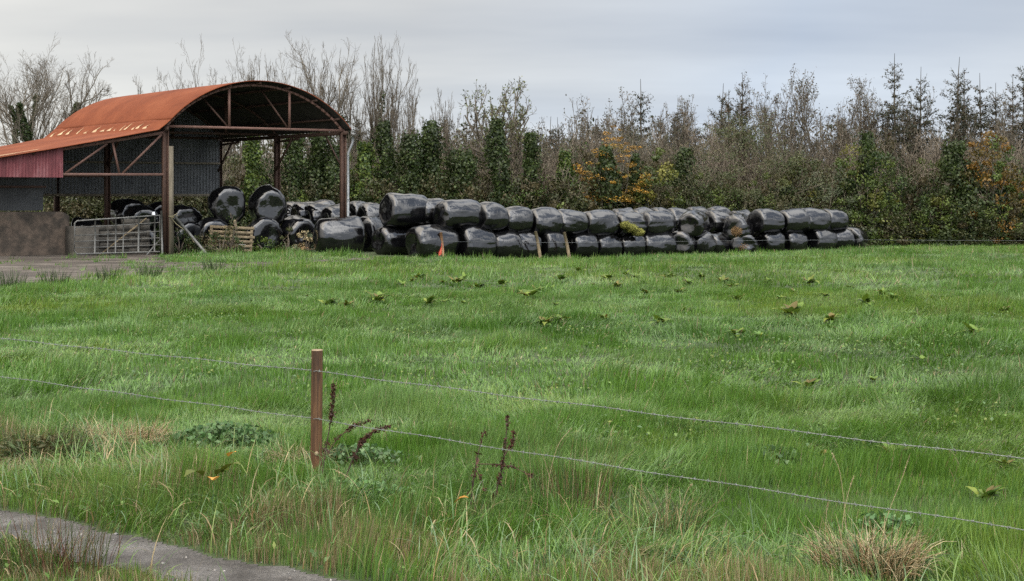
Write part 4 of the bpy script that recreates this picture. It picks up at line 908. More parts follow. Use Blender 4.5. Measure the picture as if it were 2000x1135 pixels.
def hlabel(px, dd):
    if dd > 1.5 and px > 430: return 'taller olive leafed bush in the scrub belt, standing just behind the hedge'
    if dd < -.5: return 'low bramble mound at the foot of the right hand hedge, on the field edge'
    if px < 430: return 'yellowish hedge bush seen through the gap under the barn back wall'
    if px < 1500: return 'brown green hedge bush directly behind the long bale stack'
    return 'dark bramble bush in the tall hedge right of the bale stack'
for px, top, dd in sorted(rows):
    D = hedgeD(px)+dd; l = tloc(px, D); h = hgt(top, D, l); lb = hlabel(px, dd); gr = 'hedge bushes'+(' under the barn wall' if px < 430 else ' in the scrub belt' if dd > 1.5 else ' behind the stack' if px < 1500 else ' on the field edge' if dd < -.5 else ' right of the stack')
    v = 1 if px < 430 else int((2, 3, 2, 4, 0)[rng.randint(0, 5)]) if px > 1480 else int(rng.randint(0, 5))
    if len(pr) < 5: v = len(pr); root = plant('hedge_bush', BH[v], lb, 'shrub', l, rng.uniform(0, 6.28), gr); pr.append(root); root.scale = (1, 1, h/2.6)
    else: dup(pr[v], l, rng.uniform(0, 6.28), (rng.uniform(.85, 1.15), 1, h/2.6), lb, gr)
# --- far wood behind it all, one mass
def far_wood():
    rng = rs(95); mb = MB(); n = 620; px = rng.uniform(420, 2150, n); D = rng.uniform(78, 97, n); X = (px-1000)*D/F; Hh = rng.uniform(4.5, 6.8, n)
    st = np.stack([X, D, np.full(n, -.5)], 1); P, r = grow(rng, st, np.tile([0, 0, 1.], (n, 1))+rng.normal(0, .07, (n, 3)), Hh+.5, np.full(n, .05), 6, .05, .05, .8); V, q = tubes(P, r, 4); mb.add(V, q, np.array([.10, .08, .06]))
    s, d, l, q_ = kids(rng, P, r, Hh, 9, .15, 1, 55, .28, .4); P2, r2 = grow(rng, s, d, l, np.full(len(s), .014), 4, .16, .05, .5); V, q = tubes(P2, r2, 3); mb.add(V, q, np.array([.11, .085, .065]))
    m = 42000; px = rng.uniform(420, 2150, m); D = rng.uniform(79, 98, m); z = rng.uniform(0, 1, m)**1.15*6.0*(.62+.75*n2(px*.022, D*.3, 4))
    pal = np.array([[.040, .045, .022], [.058, .054, .032], [.075, .06, .036], [.034, .044, .019]])
    mb.add(*leaves(rng, np.stack([(px-1000)*D/F, D, z], 1), .34, .16, pal)); o = obj('far_wood', mb, M['leaf']); tag(o, 'dim brown and green wood closing the view behind the trees', None, None, 'stuff')
far_wood()

# ================================================================== GRASS
FA, FB = np.array([-5.1, 12.2]), np.array([2.74, 6.57]); FN = unit(np.array([(FB-FA)[1], -(FB-FA)[0]])); FN = FN if FN@(-FA) > 0 else -FN
def sdist(x, y): return (x-FA[0])*FN[0]+(y-FA[1])*FN[1]
def allowed(x, y):
    ok = ~inpoly(x+.10*(fbm(x*2.2, y*2.2, 5)-.5)*2, y+.10*(fbm(x*2.2, y*2.2, 8)-.5)*2, TRACKP)
    ok &= (fbm(x*1.6, y*1.6, 14) > np.where(x > -12.0, .52, .70)) | ~inpoly(x+.35*(fbm(x*2.2, y*2.2, 8)-.5)*2, y+.35*(fbm(x*2.2, y*2.2, 11)-.5)*2, YARDP)
    a = (x-fl[0])*uh[0]+(y-fl[1])*uh[1]; nrm = np.array([-uh[1], uh[0]]); b = (x-fl[0])*nrm[0]+(y-fl[1])*nrm[1]
    ok &= ~((b > .12) & (a < Wd+.1) & (a > -20)); ok &= ~((b > -1.2) & (a < .2))
    d = unit(LB_-LA_); n = np.array([-d[1], d[0]]); s = (x-LA_[0])*d[0]+(y-LA_[1])*d[1]; p = (x-LA_[0])*n[0]+(y-LA_[1])*n[1]
    ok &= ~((p > -.35) & (s > -2.6) & (s < 25.8)); ok &= ~((y > 50.2) & (s < 2) & (x < 0) )
    ok &= y < 65.0+.06*x
    return ok
GR = np.array([[.050, .120, .013], [.076, .168, .018], [.102, .204, .025], [.070, .156, .032], [.134, .216, .028]])
def grassfield(name, seed, n, D0, D1, wid, hmul, seg2, label):
    rng = rs(seed); u = rng.uniform(0, 1, n); D = np.sqrt(D0*D0+(D1*D1-D0*D0)*u); x = rng.uniform(-1, 1, n)*(.475*D+3.6); y = D
    ok = allowed(x, y); x, y = x[ok], y[ok]
    sd = sdist(x, y); vg = sst(sd, -.25, .55)                                   # the unmown verge on the road side of the wire
    dens = fbm(x*1.3, y*1.3, 21)*.5+.5*n2(x*5.5, y*5.5, 5); keep = rng.uniform(0, 1, len(x)) < .25+1.25*dens; x, y, vg, sd, dens = x[keep], y[keep], vg[keep], sd[keep], dens[keep]; n = len(x)
    tuft = fbm(x*.9, y*.9, 31, 3); t2 = n2(x*3.1, y*3.1, 8)
    t3 = n2(x*6.3, y*6.3, 18); h = (.050+.21*tuft*t2*(.5+t3)+.07*sst(tuft, .5, .72))*rng.uniform(.5, 1.3, n)*hmul
    h = h*(1-vg)+vg*(.07+.34*fbm(x*1.1, y*1.1, 41)*t2**.7*(.5+.9*t3))*rng.uniform(.5, 1.3, n)
    edge = sst(sd, 1.2, 2.2)*vg; h *= 1-.35*edge
    dl = unit(LB_-LA_); pr_ = -(x-LA_[0])*dl[1]+(y-LA_[1])*dl[0]; sr_ = (x-LA_[0])*dl[0]+(y-LA_[1])*dl[1]
    h *= 1+.25*sst(pr_, -1.5, -.5)*(sr_ < 26)*(sr_ > -6)*n2(x*2.3, y*2.3, 6)+1.6*sst(y-.06*x, 61.5, 64.5)*(sr_ > 26)*n2(x*1.3, y*1.3, 6)
    wd = 1.8*np.pi*(fbm(x*.3, y*.3, 51)-.5)+.25+5.0*(fbm(x*1.5, y*1.5, 55, 2)-.5); lod = .30+1.1*sst(fbm(x*.9, y*1.2, 61), .42, .66)
    az = np.where(rng.rand(n) < .62+.25*sst(lod, .6, 1.4), wd+rng.normal(0, .5, n), rng.uniform(0, 6.28, n)); le = np.clip(lod*rng.uniform(.4, 1.4, n), .05, 1.45)*(1-.25*vg)
    d = np.stack([np.cos(az), np.sin(az)], 1); fa = rng.uniform(0, 6.28, n); s = np.stack([np.cos(fa), np.sin(fa), 0*fa], 1)*(wid*rng.lognormal(-.1, .42, n)/2)[:, None]
    B = np.stack([x, y, gz(x, y)-.01], 1); up = np.array([0, 0, 1.]); d3 = np.concatenate([d, np.zeros((n, 1))], 1)
    c1 = np.cos(le*.45)[:, None]; s1 = np.sin(le*.45)[:, None]; c2 = np.cos(np.minimum(le*1.25, 1.75))[:, None]; s2 = np.sin(np.minimum(le*1.25, 1.75))[:, None]
    Mid = B+(up*c1+d3*s1)*(h*.52)[:, None]; Tip = Mid+(up*c2+d3*s2)*(h*.6)[:, None]
    # colour: patches of species, straw and dead leaves among them
    pn = fbm(x*.33, y*.33, 71, 4); pm = fbm(x*1.7, y*1.7, 81, 3); w = np.clip((pn-.28)*1.8+(pm-.5)*.8+rng.normal(0, .22, n), 0, .999)
    i = (w*3.99).astype(int); f = (w*3.99-i)[:, None]; c = GR[i]*(1-f)+GR[i+1]*f
    glau = sst(fbm(x*.6+9, y*.9, 91), .52, .68)[:, None]*rng.uniform(0, 1, (n, 1)); c = c*(1-glau*.6)+np.array([.140, .215, .080])*glau*.6
    yel = sst(fbm(x*.16, y*.2, 95), .50, .66)[:, None]*.35; c = c*(1-yel)+c*np.array([1.35, 1.05, .75])*yel
    st = rng.uniform(0, 1, n); q = .03+.02*(y > 30)+vg*(.06+.50*sst(fbm(x*1.4, y*1.4, 101), .50, .68)+.08*edge)
    straw = np.array([[.30, .245, .125], [.26, .205, .105], [.36, .30, .17], [.20, .145, .075]])[rng.randint(0, 4, n)]
    c = np.where((st < q)[:, None], straw*rng.uniform(.6, 1.1, (n, 1)), c*rng.uniform(.72, 1.28, (n, 1)))
    c = np.where((rng.rand(n) < .06*vg)[:, None], c*np.array([1.15, .92, .8]), c)
    mb = MB()
    if seg2:
        V = np.stack([B-s, B+s, Mid-s*.8, Mid+s*.8, Tip], 1).reshape(-1, 3); k = np.arange(n)[:, None]*5
        mb.add(V, k+np.array([[0, 1, 3, 2]]), np.repeat(c, 5, 0)); mb.Fs.append((k+np.array([[2, 3, 4]]), 0))
    else:
        V = np.stack([B-s, B+s, Tip], 1).reshape(-1, 3); mb.add(V, np.arange(n)[:, None]*3+np.array([[0, 1, 2]]), np.repeat(c, 3, 0))
    return tag(obj(name, mb, M['grass']), label, None, None, 'stuff')
grassfield('grass', 1, 640000, 5.2, 13.5, .0052, 1.0, True, 'near grass of the field and rough straw flecked verge')
grassfield('grass', 2, 500000, 13.5, 30, .0105, 1.05, True, 'windswept green grass in the middle of the field')
grassfield('grass', 3, 470000, 30, 66, .024, 1.15, False, 'green grass of the far part of the field')

# broad little leaves (clover, plantain, creeping weeds) through the sward, and loose stones on the track
def weeds():
    rng = rs(7); n = 60000; D = np.sqrt(rng.uniform(0, 1, n))*17+5.8; x = rng.uniform(-1, 1, n)*(.46*D+1); y = D
    ok = allowed(x, y); x, y = x[ok], y[ok]; vg = sst(sdist(x, y), -.25, .55); k = (fbm(x*1.2, y*1.2, 131) > .60-.10*vg) & (rng.rand(len(x)) < .35+.5*vg); x, y = x[k], y[k]; n = len(x)
    P = np.stack([x, y, gz(x, y)+rng.uniform(.02, .13, n)], 1); pal = np.array([[.08, .15, .03], [.11, .18, .04], [.065, .12, .035], [.14, .17, .04], [.09, .15, .06]])
    mb = MB().add(*leaves(rng, P, .045, .030, pal, np.tile([0, -.2, .9], (n, 1)))); tag(obj('ground_cover', mb, M['leaf']), 'clover and small broad leaved weeds through the near grass', None, None, 'stuff')
weeds()
def verge_blades():
    rng = rs(17); n = 44000; D = 5.4+rng.uniform(0, 1, n)**.8*7.9; x = rng.uniform(-1, 1, n)*(.46*D+3); y = D
    ok = allowed(x, y) & (sdist(x, y) > -.2) & (rng.rand(n) < 1.6*(n2(x*2.6, y*2.6, 141)*n2(x*.9, y*.9, 145))); x, y = x[ok], y[ok]; n = len(x)
    L = rng.uniform(.16, .46, n); a = 6.28*n2(x*1.8, y*1.8, 151)*1.3+rng.normal(0, .8, n); o = np.stack([np.cos(a), np.sin(a), 0*a], 1); le = rng.uniform(.2, 1.15, n)
    P = np.zeros((n, 6, 3)); P[:, 0] = np.stack([x, y, gz(x, y)-.01], 1)
    for k in range(5):
        an = le*(.25+.5*k); P[:, k+1] = P[:, k]+(np.array([0, 0, 1.])*np.cos(an)[:, None]+o*np.sin(an)[:, None])*(L/5)[:, None]
    P[:, 1:, 2] = np.maximum(P[:, 1:, 2], gz(x, y)[:, None]+.02)
    s = np.stack([-o[:, 1], o[:, 0], 0*a], 1)*(rng.uniform(.0022, .0046, n))[:, None]; wv = np.array([.7, 1, .95, .8, .5, .04])
    V = np.stack([P-s[:, None]*wv[None, :, None], P+s[:, None]*wv[None, :, None]], 2).reshape(-1, 3); idx = np.arange(n*12).reshape(n, 6, 2)
    q = np.stack([idx[:, :-1, 0], idx[:, :-1, 1], idx[:, 1:, 1], idx[:, 1:, 0]], -1).reshape(-1, 4)
    pal = np.array([[.08, .17, .025], [.11, .20, .035], [.065, .14, .03], [.12, .20, .09], [.14, .19, .04], [.34, .27, .14], [.26, .18, .08]]); i = rng.choice(7, n, p=[.2, .2, .17, .15, .12, .1, .06])
    mb = MB().add(V, q, np.repeat(pal[i]*rng.uniform(.75, 1.25, (n, 1)), 12, 0)); tag(obj('verge_grass', mb, M['grass']), 'coarse arching grass blades of the rough verge', None, None, 'stuff')
verge_blades()
def stones():
    rng = rs(9); n = 2600; x = rng.uniform(-6, 3, n); y = rng.uniform(5.6, 11, n); k = inpoly(x, y, TRACKP); x, y = x[k], y[k]; n = len(x); r = rng.lognormal(-4.75, .45, n); r = np.clip(r, .003, .022)
    o = np.array([[1, 0, 0], [0, 1, 0], [-1, 0, 0], [0, -1, 0], [0, 0, .7], [0, 0, -.7]]); a = rng.uniform(0, 6.28, n); V = (o[None]*rng.uniform(.6, 1.3, (n, 6, 1)))*r[:, None, None]
    c, s = np.cos(a)[:, None], np.sin(a)[:, None]; V = np.stack([V[..., 0]*c-V[..., 1]*s, V[..., 0]*s+V[..., 1]*c, V[..., 2]], -1)+np.stack([x, y, gz(x, y)+.008], 1)[:, None]
    f = np.array([[0, 1, 4], [1, 2, 4], [2, 3, 4], [3, 0, 4], [1, 0, 5], [2, 1, 5], [3, 2, 5], [0, 3, 5]]); F_ = (np.arange(n)[:, None, None]*6+f).reshape(-1, 3); col = np.array([[.20, .19, .18], [.13, .12, .11], [.28, .26, .24], [.09, .08, .07]])[rng.randint(0, 4, n)]
    tag(obj('gravel', MB().add(V, F_, np.repeat(col, 6, 0)), M['bark']), 'loose gravel stones on the track', None, None, 'stuff')
stones()

# ================================================================== SMALL PLANTS
DOCK = np.array([[.075, .14, .018], [.11, .17, .02], [.13, .165, .02], [.085, .16, .03], [.09, .145, .02], [.14, .11, .025]])
def dock_mb(seed, n=9, L=.26, W=.085, pal=DOCK, up=.7):
    rng = rs(seed); mb = MB(); hs = 7
    for k in range(n):
        a = rng.uniform(0, 6.28); l = L*rng.uniform(.6, 1.2); w = W*rng.uniform(.7, 1.2); el = rng.uniform(.45, 1.35)*up; d = np.array([math.cos(a), math.sin(a), 0]); s_ = np.array([-d[1], d[0], 0]); t = np.linspace(0, 1, hs)
        cv = rng.uniform(.5, 1.6); ang = el+.35-cv*t; x = np.cumsum(np.cos(ang))*l/hs; z = np.cumsum(np.sin(ang))*l/hs; wd = w*np.sin(np.clip(t*1.02, 0, 1)**.75*3.1)*(1+.15*np.sin(t*22+k))
        c0 = d*x[:, None]+np.array([0, 0, 1])*z[:, None]+np.array([rng.normal(0, .03), rng.normal(0, .03), .05]); 
        V = np.stack([c0-s_*wd[:, None]+np.array([0, 0, .25])*wd[:, None], c0, c0+s_*wd[:, None]+np.array([0, 0, .25])*wd[:, None]], 1).reshape(-1, 3)
        idx = np.arange(hs*3).reshape(hs, 3); q = np.stack([idx[:-1, :-1], idx[:-1, 1:], idx[1:, 1:], idx[1:, :-1]], -1).reshape(-1, 4); mb.add(V, q, pal[rng.randint(0, len(pal))]*rng.uniform(.7, 1.3))
    return mb
DK = [(805, 553), (868, 555), (893, 557), (1010, 575), (1050, 572), (1076, 570), (714, 577), (640, 600), (678, 602), (836, 600), (868, 592), (1238, 547), (1222, 540), (1286, 561), (1134, 537), (1100, 632), (1062, 640), (1180, 628), (1440, 660), (1482, 664), (1292, 636), (1370, 547), (1412, 556), (1480, 570), (1552, 575), (1782, 620),
      (1622, 636), (1890, 632), (1902, 660), (1962, 615), (1855, 700), (1915, 702), (1798, 706), (1706, 747), (1577, 760), (820, 727), (1722, 582), (1745, 588), (1600, 900), (1745, 905), (1962, 912), (1925, 985), (1440, 590), (1262, 577), (1160, 560), (785, 560), (820, 549), (905, 548), (935, 566), (980, 560), (1030, 586), (1095, 552), (1185, 548), (1205, 566), (1255, 560), (1305, 549), (1325, 575), (1345, 562), (1390, 580), (1430, 566), (1500, 556), (1525, 590), (1580, 560), (1610, 582), (1660, 566), (1690, 600), (740, 596), (600, 580), (905, 600), (960, 618), (1340, 610), (1545, 622), (1085, 600)]
protos = [bpy.data.objects for _ in range(0)]; DM = []
DK.sort(key=lambda p: (p[1] > 690, p[1] > 610, p[0])); cn = {}
for i, (px, py) in enumerate(DK):
    l = gnd(px, py); zone = 'near' if py > 690 else 'middle' if py > 610 else 'far'; cn[zone] = cn.get(zone, -1)+1
    lb = {'near': f'broad leaved dock in the nearer grass, {nth(cn[zone])} from the left among the near docks', 'middle': f'dock clump in the middle of the field, {nth(cn[zone])} from the left of its band', 'far': f'dock clump in the far field near the bales, {nth(cn[zone])} from the left there'}[zone]
    if i < 7: DM.append(dock_mb(900+i, 20 if i < 5 else 13, .30, .055, up=.75).mesh('dock_plant')); 
    o = bpy.data.objects.new('dock_plant', DM[i % 7]); COL.objects.link(o)
    if not o.data.materials: o.data.materials.append(M['leaf'])
    o.location = l; o.rotation_euler = (0, 0, i*1.7); sc = (.42 if py > 690 else .78)*(.55+.8*((i*37) % 10)/10); o.scale = (sc*(1.0+.5*((i*53) % 7)/7), sc*1.05, sc*(.75+.5*((i*29) % 9)/9)); tag(o, lb, 'plant', 'dock plants in the field')
# nettle / clover patches and verge weeds
def patch(px, py, w, d, h, pal, n, lsz, lw, name, label, cat, seed, up=.0):
    rng = rs(seed); l = gnd(px, py); x = rng.normal(0, .33, n)*w; y = rng.normal(0, .33, n)*d; z = h*rng.uniform(.35, 1.0, n)*np.exp(-((x/w)**2+(y/d)**2)*2.2)
    v = np.stack([x*.5, y*.5-.3, .7+0*x], 1); mb = MB().add(*leaves(rng, np.stack([x, y, z], 1), lsz, lsz*lw, pal, v))
    m = n//5; i = rng.randint(0, n, m); P = np.stack([np.stack([x[i], y[i], 0*z[i]-.02], 1), np.stack([x[i], y[i], z[i]*.5], 1), np.stack([x[i]+rng.normal(0, .02, m), y[i], z[i]], 1)], 1); V, q = tubes(P, np.full((m, 3), .0025), 3)
    root = thing(name, label, cat, l); obj('leaves', mb, M['leaf'], root); obj('stems', MB().add(V, q, np.array([.07, .10, .03])), M['bark'], root)
NET = np.array([[.055, .12, .035], [.075, .145, .045], [.045, .095, .03], [.10, .16, .065]])
patch(440, 872, .95, .5, .22, NET, 850, .06, .62, 'nettle_clump', 'dark blue green nettle clump in the verge left of the near fence post', 'plant', 11)
patch(700, 905, .7, .35, .18, NET, 300, .05, .7, 'nettle_clump', 'low green weed clump at the foot of the near fence post', 'plant', 12)
patch(1500, 905, .6, .4, .16, NET*.9, 420, .05, .8, 'clover_patch', 'dark clover patch between the two barbed wires on the right', 'plant', 13)
patch(1730, 1040, .5, .25, .15, NET*1.3, 160, .05, .7, 'pale_weed', 'pale grey green weed behind the straw tussock', 'plant', 14)
patch(1250, 1100, 1.1, .4, .09, NET, 420, .042, .7, 'clover_patch', 'leafy clover patch along the bottom of the verge', 'plant', 15)
patch(680, 975, .8, .3, .16, NET*1.4, 420, .05, .6, 'pale_weed', 'pale frosted looking weeds in the verge just below the fence post', 'plant', 16)
patch(60, 905, .8, .4, .26, np.array([[.07, .075, .025], [.10, .085, .03], [.06, .09, .03]]), 260, .12, .2, 'dock_seedling', 'brownish weeds in the verge at the left edge', 'plant', 17)
for k, (px, py, rz, cc, L, lb) in enumerate([(452, 950, .4, [.45, .22, .04], .20, 'yellow dead leaf lying higher in the verge grass'), (425, 1000, 1.2, [.50, .25, .05], .24, 'long yellow dead leaf lower in the verge, above the track'), (420, 968, 2.4, [.07, .085, .012], .26, 'flat olive green leaf between the two yellow leaves'), (900, 1022, .2, [.5, .24, .03], .15, 'small orange leaf under the twin dead dock stalks')]):
    l = gnd(px, py); mb = dock_mb(950+k, 1 if k != 2 else 3, L, L*.24, np.array([cc]), .55); o = obj('fallen_leaf' if k != 2 else 'broad_leaf', mb, M['leaf'], loc=l+np.array([0, -.10, .19 if k < 2 else .10])); o.rotation_euler = (0, 0, rz); tag(o, lb, 'leaf')
# dead dock stalks with rusty seed heads
RUST = np.array([[.060, .026, .016], [.085, .035, .02], [.045, .022, .015]])
def stalk(pxs, D, seed, label, seedfrom=.5, n=160, side=()):
    rng = rs(seed); pts = np.array([at(px, D+.02*i, zat(py, D)) for i, (px, py) in enumerate(pxs)]); b = pts[0].copy(); pts -= b
    t = np.linspace(0, 1, 18); tt = np.linspace(0, 1, len(pts)); Q = np.stack([np.interp(t, tt, pts[:, k]) for k in range(3)], 1); Q[1:-1] = (Q[:-2]+Q[1:-1]*2+Q[2:])/4
    root = thing('dead_dock_stalk', label, 'plant', b, 0, 'dead dock stalks along the fence')
    mb = MB().tube(Q, np.linspace(.006, .0025, 18), 6, np.array([.05, .03, .02]))
    f = MB(); 
    def seeds(Q, n, a0):
        u = rng.uniform(a0, 1, n); i = np.minimum((u*(len(Q)-1)).astype(int), len(Q)-2); fr = (u*(len(Q)-1)-i)[:, None]; P = Q[i]*(1-fr)+Q[i+1]*fr
        clump = (n2(u*14, u*0, seed) > .32); P = P[clump]; f.add(*leaves(rng, P+rng.normal(0, .009, P.shape), .020, .014, RUST))
    seeds(Q, n, seedfrom)
    for sp in side:
        S = np.array([at(px, D, zat(py, D)) for px, py in sp])-b; S2 = np.stack([np.interp(np.linspace(0, 1, 10), np.linspace(0, 1, len(S)), S[:, k]) for k in range(3)], 1); mb.tube(S2, np.linspace(.004, .002, 10), 5, np.array([.065, .035, .022])); seeds(S2, n//2, .3)
    for k in range(3):
        c = Q[rng.randint(3, 12)]; f.add(*leaves(rng, c[None]+rng.normal(0, .012, (3, 3)), .07, .025, RUST, droop=.8))
    obj('stem', mb, M['bark'], root, smooth=True); obj('seed_heads', f, M['leaf'], root)
stalk([(628, 940), (634, 890), (645, 830), (650, 790), (652, 752)], 9.62, 21, 'upright dead dock stalk with dense dark seed head against the near fence post', .42, 420, [[(634, 895), (660, 855), (690, 832), (722, 822)]])
stalk([(672, 940), (690, 895), (705, 868), (730, 845), (762, 836)], 9.5, 22, 'arching dead dock stalk leaning away right of the near fence post', .45, 320, [[(697, 880), (705, 862), (722, 848)]])
stalk([(915, 1022), (922, 960), (928, 920), (936, 880), (948, 838)], 8.55, 23, 'thin upright dead stalk, left of the twin stalks in the verge', .35, 120, [[(928, 915), (940, 935), (948, 965)]])
stalk([(960, 1000), (972, 950), (982, 912), (988, 860), (992, 815)], 8.75, 24, 'taller rusty dead stalk, right of the twin stalks in the verge', .3, 260, [[(932, 906), (965, 907), (1000, 912), (1042, 930)], [(985, 890), (1000, 868), (1004, 845)]])
# rushes, straw stems and tussocks
def tussock(px, py, w, h, n, cols, name, label, cat, seed, lean=.5, wd=.004, thin=True, group=None):
    rng = rs(seed); l = gnd(px, py); r = rng.uniform(0, 1, n)**.6*w; a = rng.uniform(0, 6.28, n); B = np.stack([r*np.cos(a), r*np.sin(a)*.6, 0*r-.02], 1); out = unit(B*[1, 1, 0]+rng.normal(0, .25*w+.02, (n, 3))*[1, 1, 0]); L = h*rng.uniform(.45, 1.1, n); le = lean*rng.uniform(.1, 1.3, n)
    t = np.linspace(0, 1, 5); P = np.zeros((n, 5, 3)); P[:, 0] = B
    for k in range(4):
        ang = le*(.35+.75*k/3*2); P[:, k+1] = P[:, k]+(np.array([0, 0, 1.])*np.cos(ang)[:, None]+out*np.sin(ang)[:, None])*(L/4)[:, None]
    V, q = tubes(P, np.tile(wd/2*np.array([1, .95, .8, .6, .25]), (n, 1)), 3); cols = np.asarray(cols); c = cols[rng.randint(0, len(cols), n)]*rng.uniform(.7, 1.25, (n, 1))
    return tag(obj(name, MB().add(V, q, np.repeat(c, 15, 0)), M['grass'], loc=l), label, cat, group)
PST = [[.46, .37, .21], [.52, .44, .27], [.40, .29, .15]]; STR = [[.34, .26, .13], [.40, .33, .19], [.28, .18, .09], [.22, .13, .06]]; GRN = [[.06, .10, .03], [.08, .125, .035], [.05, .075, .025]]; RED = [[.15, .06, .045], [.09, .10, .035], [.17, .09, .045], [.07, .10, .03]]
tussock(1700, 1120, .33, .33, 460, PST+PST+STR+GRN, 'straw_tussock', 'large bleached straw tussock at the bottom right of the verge', 'grass tussock', 31, .75, .0065)
tussock(240, 872, .42, .30, 620, PST+STR, 'straw_tussock', 'pale dead grass patch under the lower wire left of the nettles', 'grass tussock', 32, 1.0, .0048)
tussock(590, 905, .30, .24, 260, PST+STR, 'straw_tussock', 'thin dead grass tuft between the nettles and the fence post', 'grass tussock', 33, 1.0, .003)
tussock(190, 975, .35, .2, 300, PST+STR, 'straw_tussock', 'flattened straw patch in the verge above the track', 'grass tussock', 39, 1.2, .003)
tussock(1120, 1010, .30, .62, 130, GRN+RED+STR[:2], 'rush_clump', 'tall thin rush clump right of the dead dock stalks', 'rushes', 34, .22, .004)
tussock(1290, 1045, .34, .36, 160, STR+GRN, 'rush_clump', 'broken straw coloured rush clump in the bottom middle of the verge', 'rushes', 35, .6, .004)
tussock(130, 1120, .34, .42, 120, RED, 'rush_clump', 'reddish rush clump on the near side of the track', 'rushes', 36, .3, .0045)
tussock(35, 1110, .40, .30, 160, RED+STR[:2]+GRN, 'rush_clump', 'reddish tuft at the lower left corner beside the track', 'rushes', 37, .5, .0045)
tussock(60, 900, .5, .38, 500, GRN+[[.09, .075, .03], [.12, .085, .035]], 'grass_tussock', 'dark brown green tussock at the left edge under the wires', 'grass tussock', 38, .7, .005)
for k, (px, py, lb) in enumerate([(105, 556, 'nearest to the left edge'), (212, 548, 'below the gate'), (292, 540, 'right of the one below the gate'), (420, 530, 'near the pallet'), (20, 560, 'touching the left edge')]):
    tussock(px, py, .38, .48, 80, GRN+[[.04, .06, .022]], 'rush_clump', 'rush clump on the muddy yard edge, '+lb, 'rushes', 50+k, .35, .014)
for k, (pp, D, lb) in enumerate([([(1655, 1075), (1650, 990), (1640, 915), (1624, 883)], 7.9, 'tall dry grass stem arching over the lower wire, nearest the straw tussock'), ([(1640, 1080), (1648, 1000), (1660, 950), (1668, 930)], 7.85, 'straight dry grass stem just behind the arching one'), ([(1720, 1060), (1735, 1000), (1760, 940), (1778, 885)], 7.9, 'slanting dry grass stem right of the straw tussock centre'),
                                 ([(1068, 1000), (1072, 930), (1090, 865), (1118, 835)], 8.5, 'bent dry grass stem beside the tall rush clump'), ([(1320, 1075), (1325, 1020), (1340, 960), (1352, 945)], 7.9, 'leaning dry grass stem above the broken rushes'), ([(720, 1000), (705, 960), (680, 930), (655, 920)], 8.9, 'bleached grass stem arching below the near fence post'), ([(1612, 1085), (1612, 1040), (1614, 1000), (1618, 980)], 7.8, 'short upright dry stem at the left of the straw tussock')]):
    P = np.array([at(px, D, zat(py, D)) for px, py in pp]); b = P[0].copy(); t = np.linspace(0, 1, 12); Q = np.stack([np.interp(t, np.linspace(0, 1, 4), (P-b)[:, j]) for j in range(3)], 1); Q[1:-1] = (Q[:-2]+2*Q[1:-1]+Q[2:])/4
    rng = rs(k); m = 26; u = rng.uniform(.75, 1, m); S = np.stack([np.interp(u, t, Q[:, j]) for j in range(3)], 1)
    tag(obj('dry_grass_stem', MB().tube(Q, np.linspace(.0028, .0014, 12), 5, np.array([.40, .33, .19])).add(*leaves(rng, S, .016, .005, np.array([[.40, .32, .18]]))), M['grass'], loc=b), lb, 'grass stem')
# brambles round the pallet and the barn foot
for k, (px, D, w, d, h, pal, lb) in enumerate([(432, 49.0, 1.5, .6, 1.0, BRAM*1.3, 'green bramble growing over the front of the pallet'), (352, 49.2, 1.2, .7, .95, BRAM*1.2, 'bramble tangle at the foot of the leaning pole'), (398, 49.3, 1.1, .6, .7, BRAM*1.3, 'low bramble left of the pallet'), (515, 50.6, 1.5, .6, .55, IVYL, 'green weeds at the foot of the lower barn bales'), (562, 51.0, .8, .5, .95, DUN*1.6, 'rust brown withered weeds between the two lower barn bales'), (600, 50.4, 1.0, .5, .8, np.concatenate([GREY, STR]), 'pale dead grass heap against the large single bale'), (452, 49.3, .5, .4, 1.45, BRAM*1.4, 'thin bramble shoots rising above the pallet top'),
                                      (315, 48.4, .4, .3, 1.1, BRAM, 'thin bramble climbing the foot of the timber barn post')]):
    l = tloc(px, D); plant('bramble_bush', bush(860+k, w, d, h, pal, 26, 1100 if h < 1.2 else 420, .17, .085, .7, 10, TWIG, 40), lb, 'shrub', l)

# ================================================================== CAMERA, LIGHT, SKY
cam = bpy.data.cameras.new('camera'); co = bpy.data.objects.new('camera', cam); COL.objects.link(co); scene.camera = co
co.location = (0, 0, H); co.rotation_euler = (R(90), 0, 0); cam.sensor_width = 36; cam.lens = F/2000*36; cam.shift_y = -(567.5-YH)/2000; cam.clip_end = 3000; cam.clip_start = .1
EL, AZ = 50, 165          # sun elevation, bearing clockwise from +Y
sd_ = np.array([math.sin(R(AZ))*math.cos(R(EL)), math.cos(R(AZ))*math.cos(R(EL)), math.sin(R(EL))])
sl = bpy.data.lights.new('sun', 'SUN'); sl.energy = 1.0; sl.angle = R(50); sl.color = (1, .97, .92); so = bpy.data.objects.new('sun', sl); COL.objects.link(so)
so.rotation_euler = Vector(-sd_).to_track_quat('-Z', 'Y').to_euler(); so.location = (20, -30, 60)
w = bpy.data.worlds.new('World'); scene.world = w; w.use_nodes = True; nt = w.node_tree; nt.nodes.clear()
def wn(t, **k):
    nd = nt.nodes.new(t)
    for a, v in k.items(): setattr(nd, a, v)
    return nd
wo = wn('ShaderNodeOutputWorld'); bg = wn('ShaderNodeBackground'); nt.links.new(bg.outputs[0], wo.inputs[0])
sky = wn('ShaderNodeTexSky', sky_type='NISHITA'); sky.sun_disc = False; sky.sun_elevation = R(EL); sky.sun_rotation = R(AZ)
tc = wn('ShaderNodeTexCoord'); sp = wn('ShaderNodeSeparateXYZ'); nt.links.new(tc.outputs['Generated'], sp.inputs[0])
